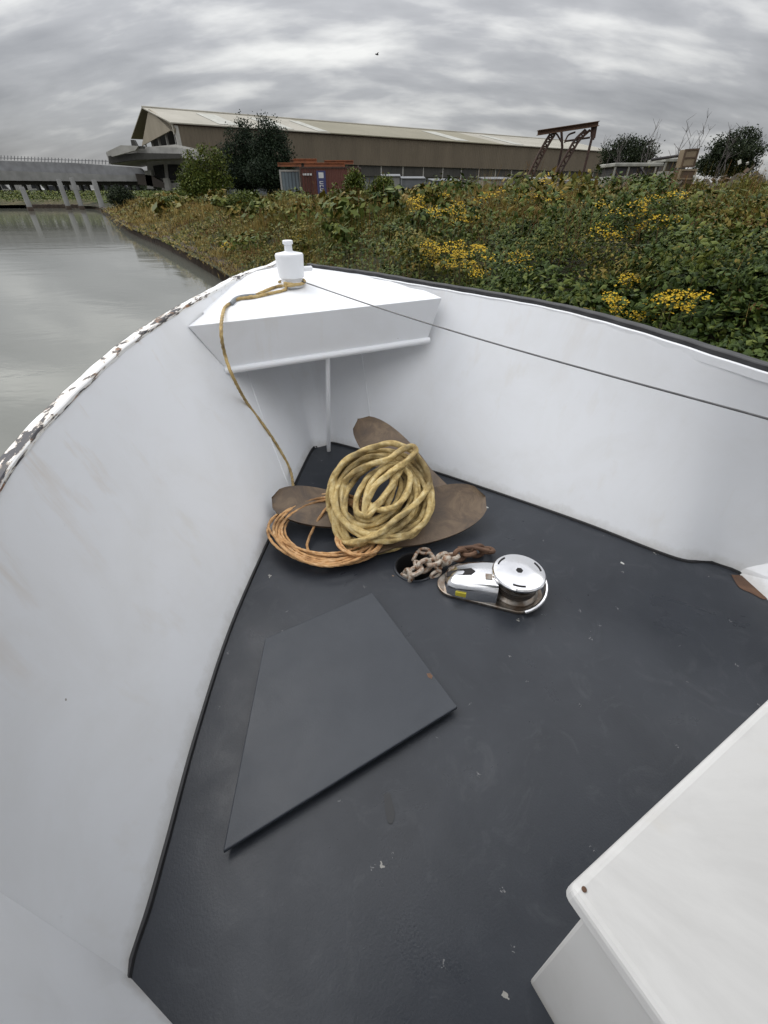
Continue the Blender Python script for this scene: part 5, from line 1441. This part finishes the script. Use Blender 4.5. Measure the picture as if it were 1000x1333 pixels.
heap('scrap_heap', 848, 882, 226, 248, 20, 16, [M_white_s, M_blk, M_rub], 'small pale debris heap in the grass left of the crates', 8, smin=.10, smax=.35)
heap('scrap_heap', 648, 700, 240, 258, 24, 22, [M_pale[0], M_rust, M_blk], 'reddish scrap and pallets round the gantry foot', 9, smin=.12, smax=.45)
pipe_ = empty('long_pipe', aty(848, 208, 25), 0, 'long dark pipe lying level across the tops of the white trailers', 'pipe')
MB().tube([(0, 0, 0), aty(896, 201, 25)-aty(848, 208, 25)], .055, 10).build('tube', M_blk, pipe_, smooth=True)
# bare saplings against the sky
M_twig = plain('grey_twigs', (.10, .09, .085), (.07, .06, .055), 6, .9)
def bare(px, pyb, pyt, Y, label, seed, sc=1):
    rnd = random.Random(seed); a, t = aty(px, pyb, Y), aty(px, pyt, Y); o = empty('bare_sapling', (a.x, Y, 0), 0, label, 'sapling', 'bare saplings behind the scrap yard'); m = MB(); h = t.z
    for k in range(5):
        x1 = rnd.gauss(0, .28)*sc; hh = h*rnd.uniform(.8, 1) if k else h
        P = limb(m, (0, 0, 0), (x1, 0, hh), .022, .007, rnd, 7)
        for q in range(7):
            i = rnd.randint(3, 7); c = P[min(i, 7)]; limb(m, c, c + Vector((rnd.gauss(0, .18), rnd.gauss(0, .1), rnd.uniform(.12, .42))), .008, .004, rnd, 3)
    m.build('stem', M_twig, o)
bare(880, 240, 154, 28, 'tallest bare sapling above the crates', 1, 1.2); bare(870, 240, 172, 29, 'thin bare sapling left of the tallest one', 2, .8)
bare(835, 230, 168, 27, 'bare twigs poking above the flat-topped dark tree', 3, 1); bare(798, 230, 176, 27, 'bare twigs at the left of the flat-topped tree', 4, .7); bare(936, 230, 166, 27, 'faint bare twigs left of the rounded dark tree', 5, .8)

# ============================================================ rusty lifting gantry
YG = 22
gt = aty(735, 255, YG); gan = empty('lifting_gantry', (gt.x, YG, 0), 0, 'tall rusty steel lifting gantry with lattice legs and a flat top beam', 'gantry')
go = gan.location.copy()
def gp(px, py, dY=0): return aty(px, py, YG+dY) - go
def ibeam(m, a, b, w=.1, h=.12):
    a, b = Vector(a), Vector(b); t = (b-a).normalized(); s = t.cross(Vector((0, 0, 1)))
    if s.length < .05: s = Vector((0, 1, 0))
    s.normalize(); u = s.cross(t)
    for (x0, x1, z0_, z1_) in ((-w/2, w/2, -h/2, -h/2+.02), (-w/2, w/2, h/2-.02, h/2), (-.012, .012, -h/2+.02, h/2-.02)):
        q = [a + s*x + u*z for x, z in ((x0, z0_), (x1, z0_), (x1, z1_), (x0, z1_))]; m.prism(q, b-a)
m = MB(); ibeam(m, gp(700, 173), gp(779, 161), .26, .15); m.build('top_beam', M_rust, gan, fix=True)
def lattice(name, pts0, off, r=.022, n=11):
    m = MB(); A = smooth_path(pts0, 8); off = Vector(off); B = [p + off for p in A]
    m.tube(A, r, 6); m.tube(B, r, 6)
    for k in range(n):
        i = int(k/n*(len(A)-1)); j = int((k+.6)/n*(len(A)-1)); m.tube([A[i], B[j]], r*.6, 5); m.tube([B[j], A[min(len(A)-1, int((k+1)/n*(len(A)-1)))]], r*.6, 5)
    return m.build(name, M_rustdark, gan)
lattice('lattice_leg', [gp(716, 175), gp(708, 188), gp(700, 203), gp(688, 228), gp(678, 250), gp(674, 262)], (.20, .05, 0), .045)
lattice('lattice_leg', [gp(762, 169), gp(748, 183), gp(738, 200), gp(722, 228), gp(711, 250), gp(707, 262)], (.20, .05, 0), .045)
m = MB(); m.tube([gp(774, 166, .0), gp(768, 190), gp(762, 215), gp(755, 244), gp(751, 262)], .05, 8); m.build('leg', M_rustdark, gan, smooth=True)
m = MB(); m.tube([gp(731, 171, .6), gp(732, 192, .6), gp(727, 214, .6), gp(720, 262, .6)], .05, 8); m.build('leg', M_rustdark, gan, smooth=True)
m = MB(); m.tube([gp(735, 184, .3), gp(768, 179, .3)], .032, 8); m.build('tie_bar', M_rustdark, gan, smooth=True)
for (A, Bp, Cc) in (((716, 176), (724, 174), (731, 185)), ((762, 172), (770, 171), (773, 182)), ((749, 172), (740, 176), (735, 186))):
    m = MB(); m.tube(smooth_path([gp(*A), gp(*Bp), gp(*Cc)], 6), .030, 6); m.build('knee_brace', M_rustdark, gan, smooth=True)
m = MB(); m.prism([gp(770, 164), gp(778, 163), gp(775, 180), gp(769, 178)], (0, .04, 0)); m.build('gusset', M_rustdark, gan, fix=True)

# a bird far off in the sky
bp = aty(491, 71, 60); bd = empty('bird', bp, R(30), 'small dark bird flying high under the grey clouds', 'bird')
m = MB(); m.lathe([(.01, -.16), (.045, -.08), (.06, 0), (.045, .09), (.03, .13), (.008, .18)], (0, 0, 0), 10, Matrix.Rotation(R(90), 4, 'Y')); m.build('body', M_blk, bd, smooth=True)
for s in (-1, 1):
    m = MB(); m.prism([(-.07, 0, .02), (.07, 0, .02), (.05, s*.22, .10), (-.02, s*.40, .05), (-.06, s*.2, .09)], (0, 0, .012)); m.build('wing', M_blk, bd, fix=True)
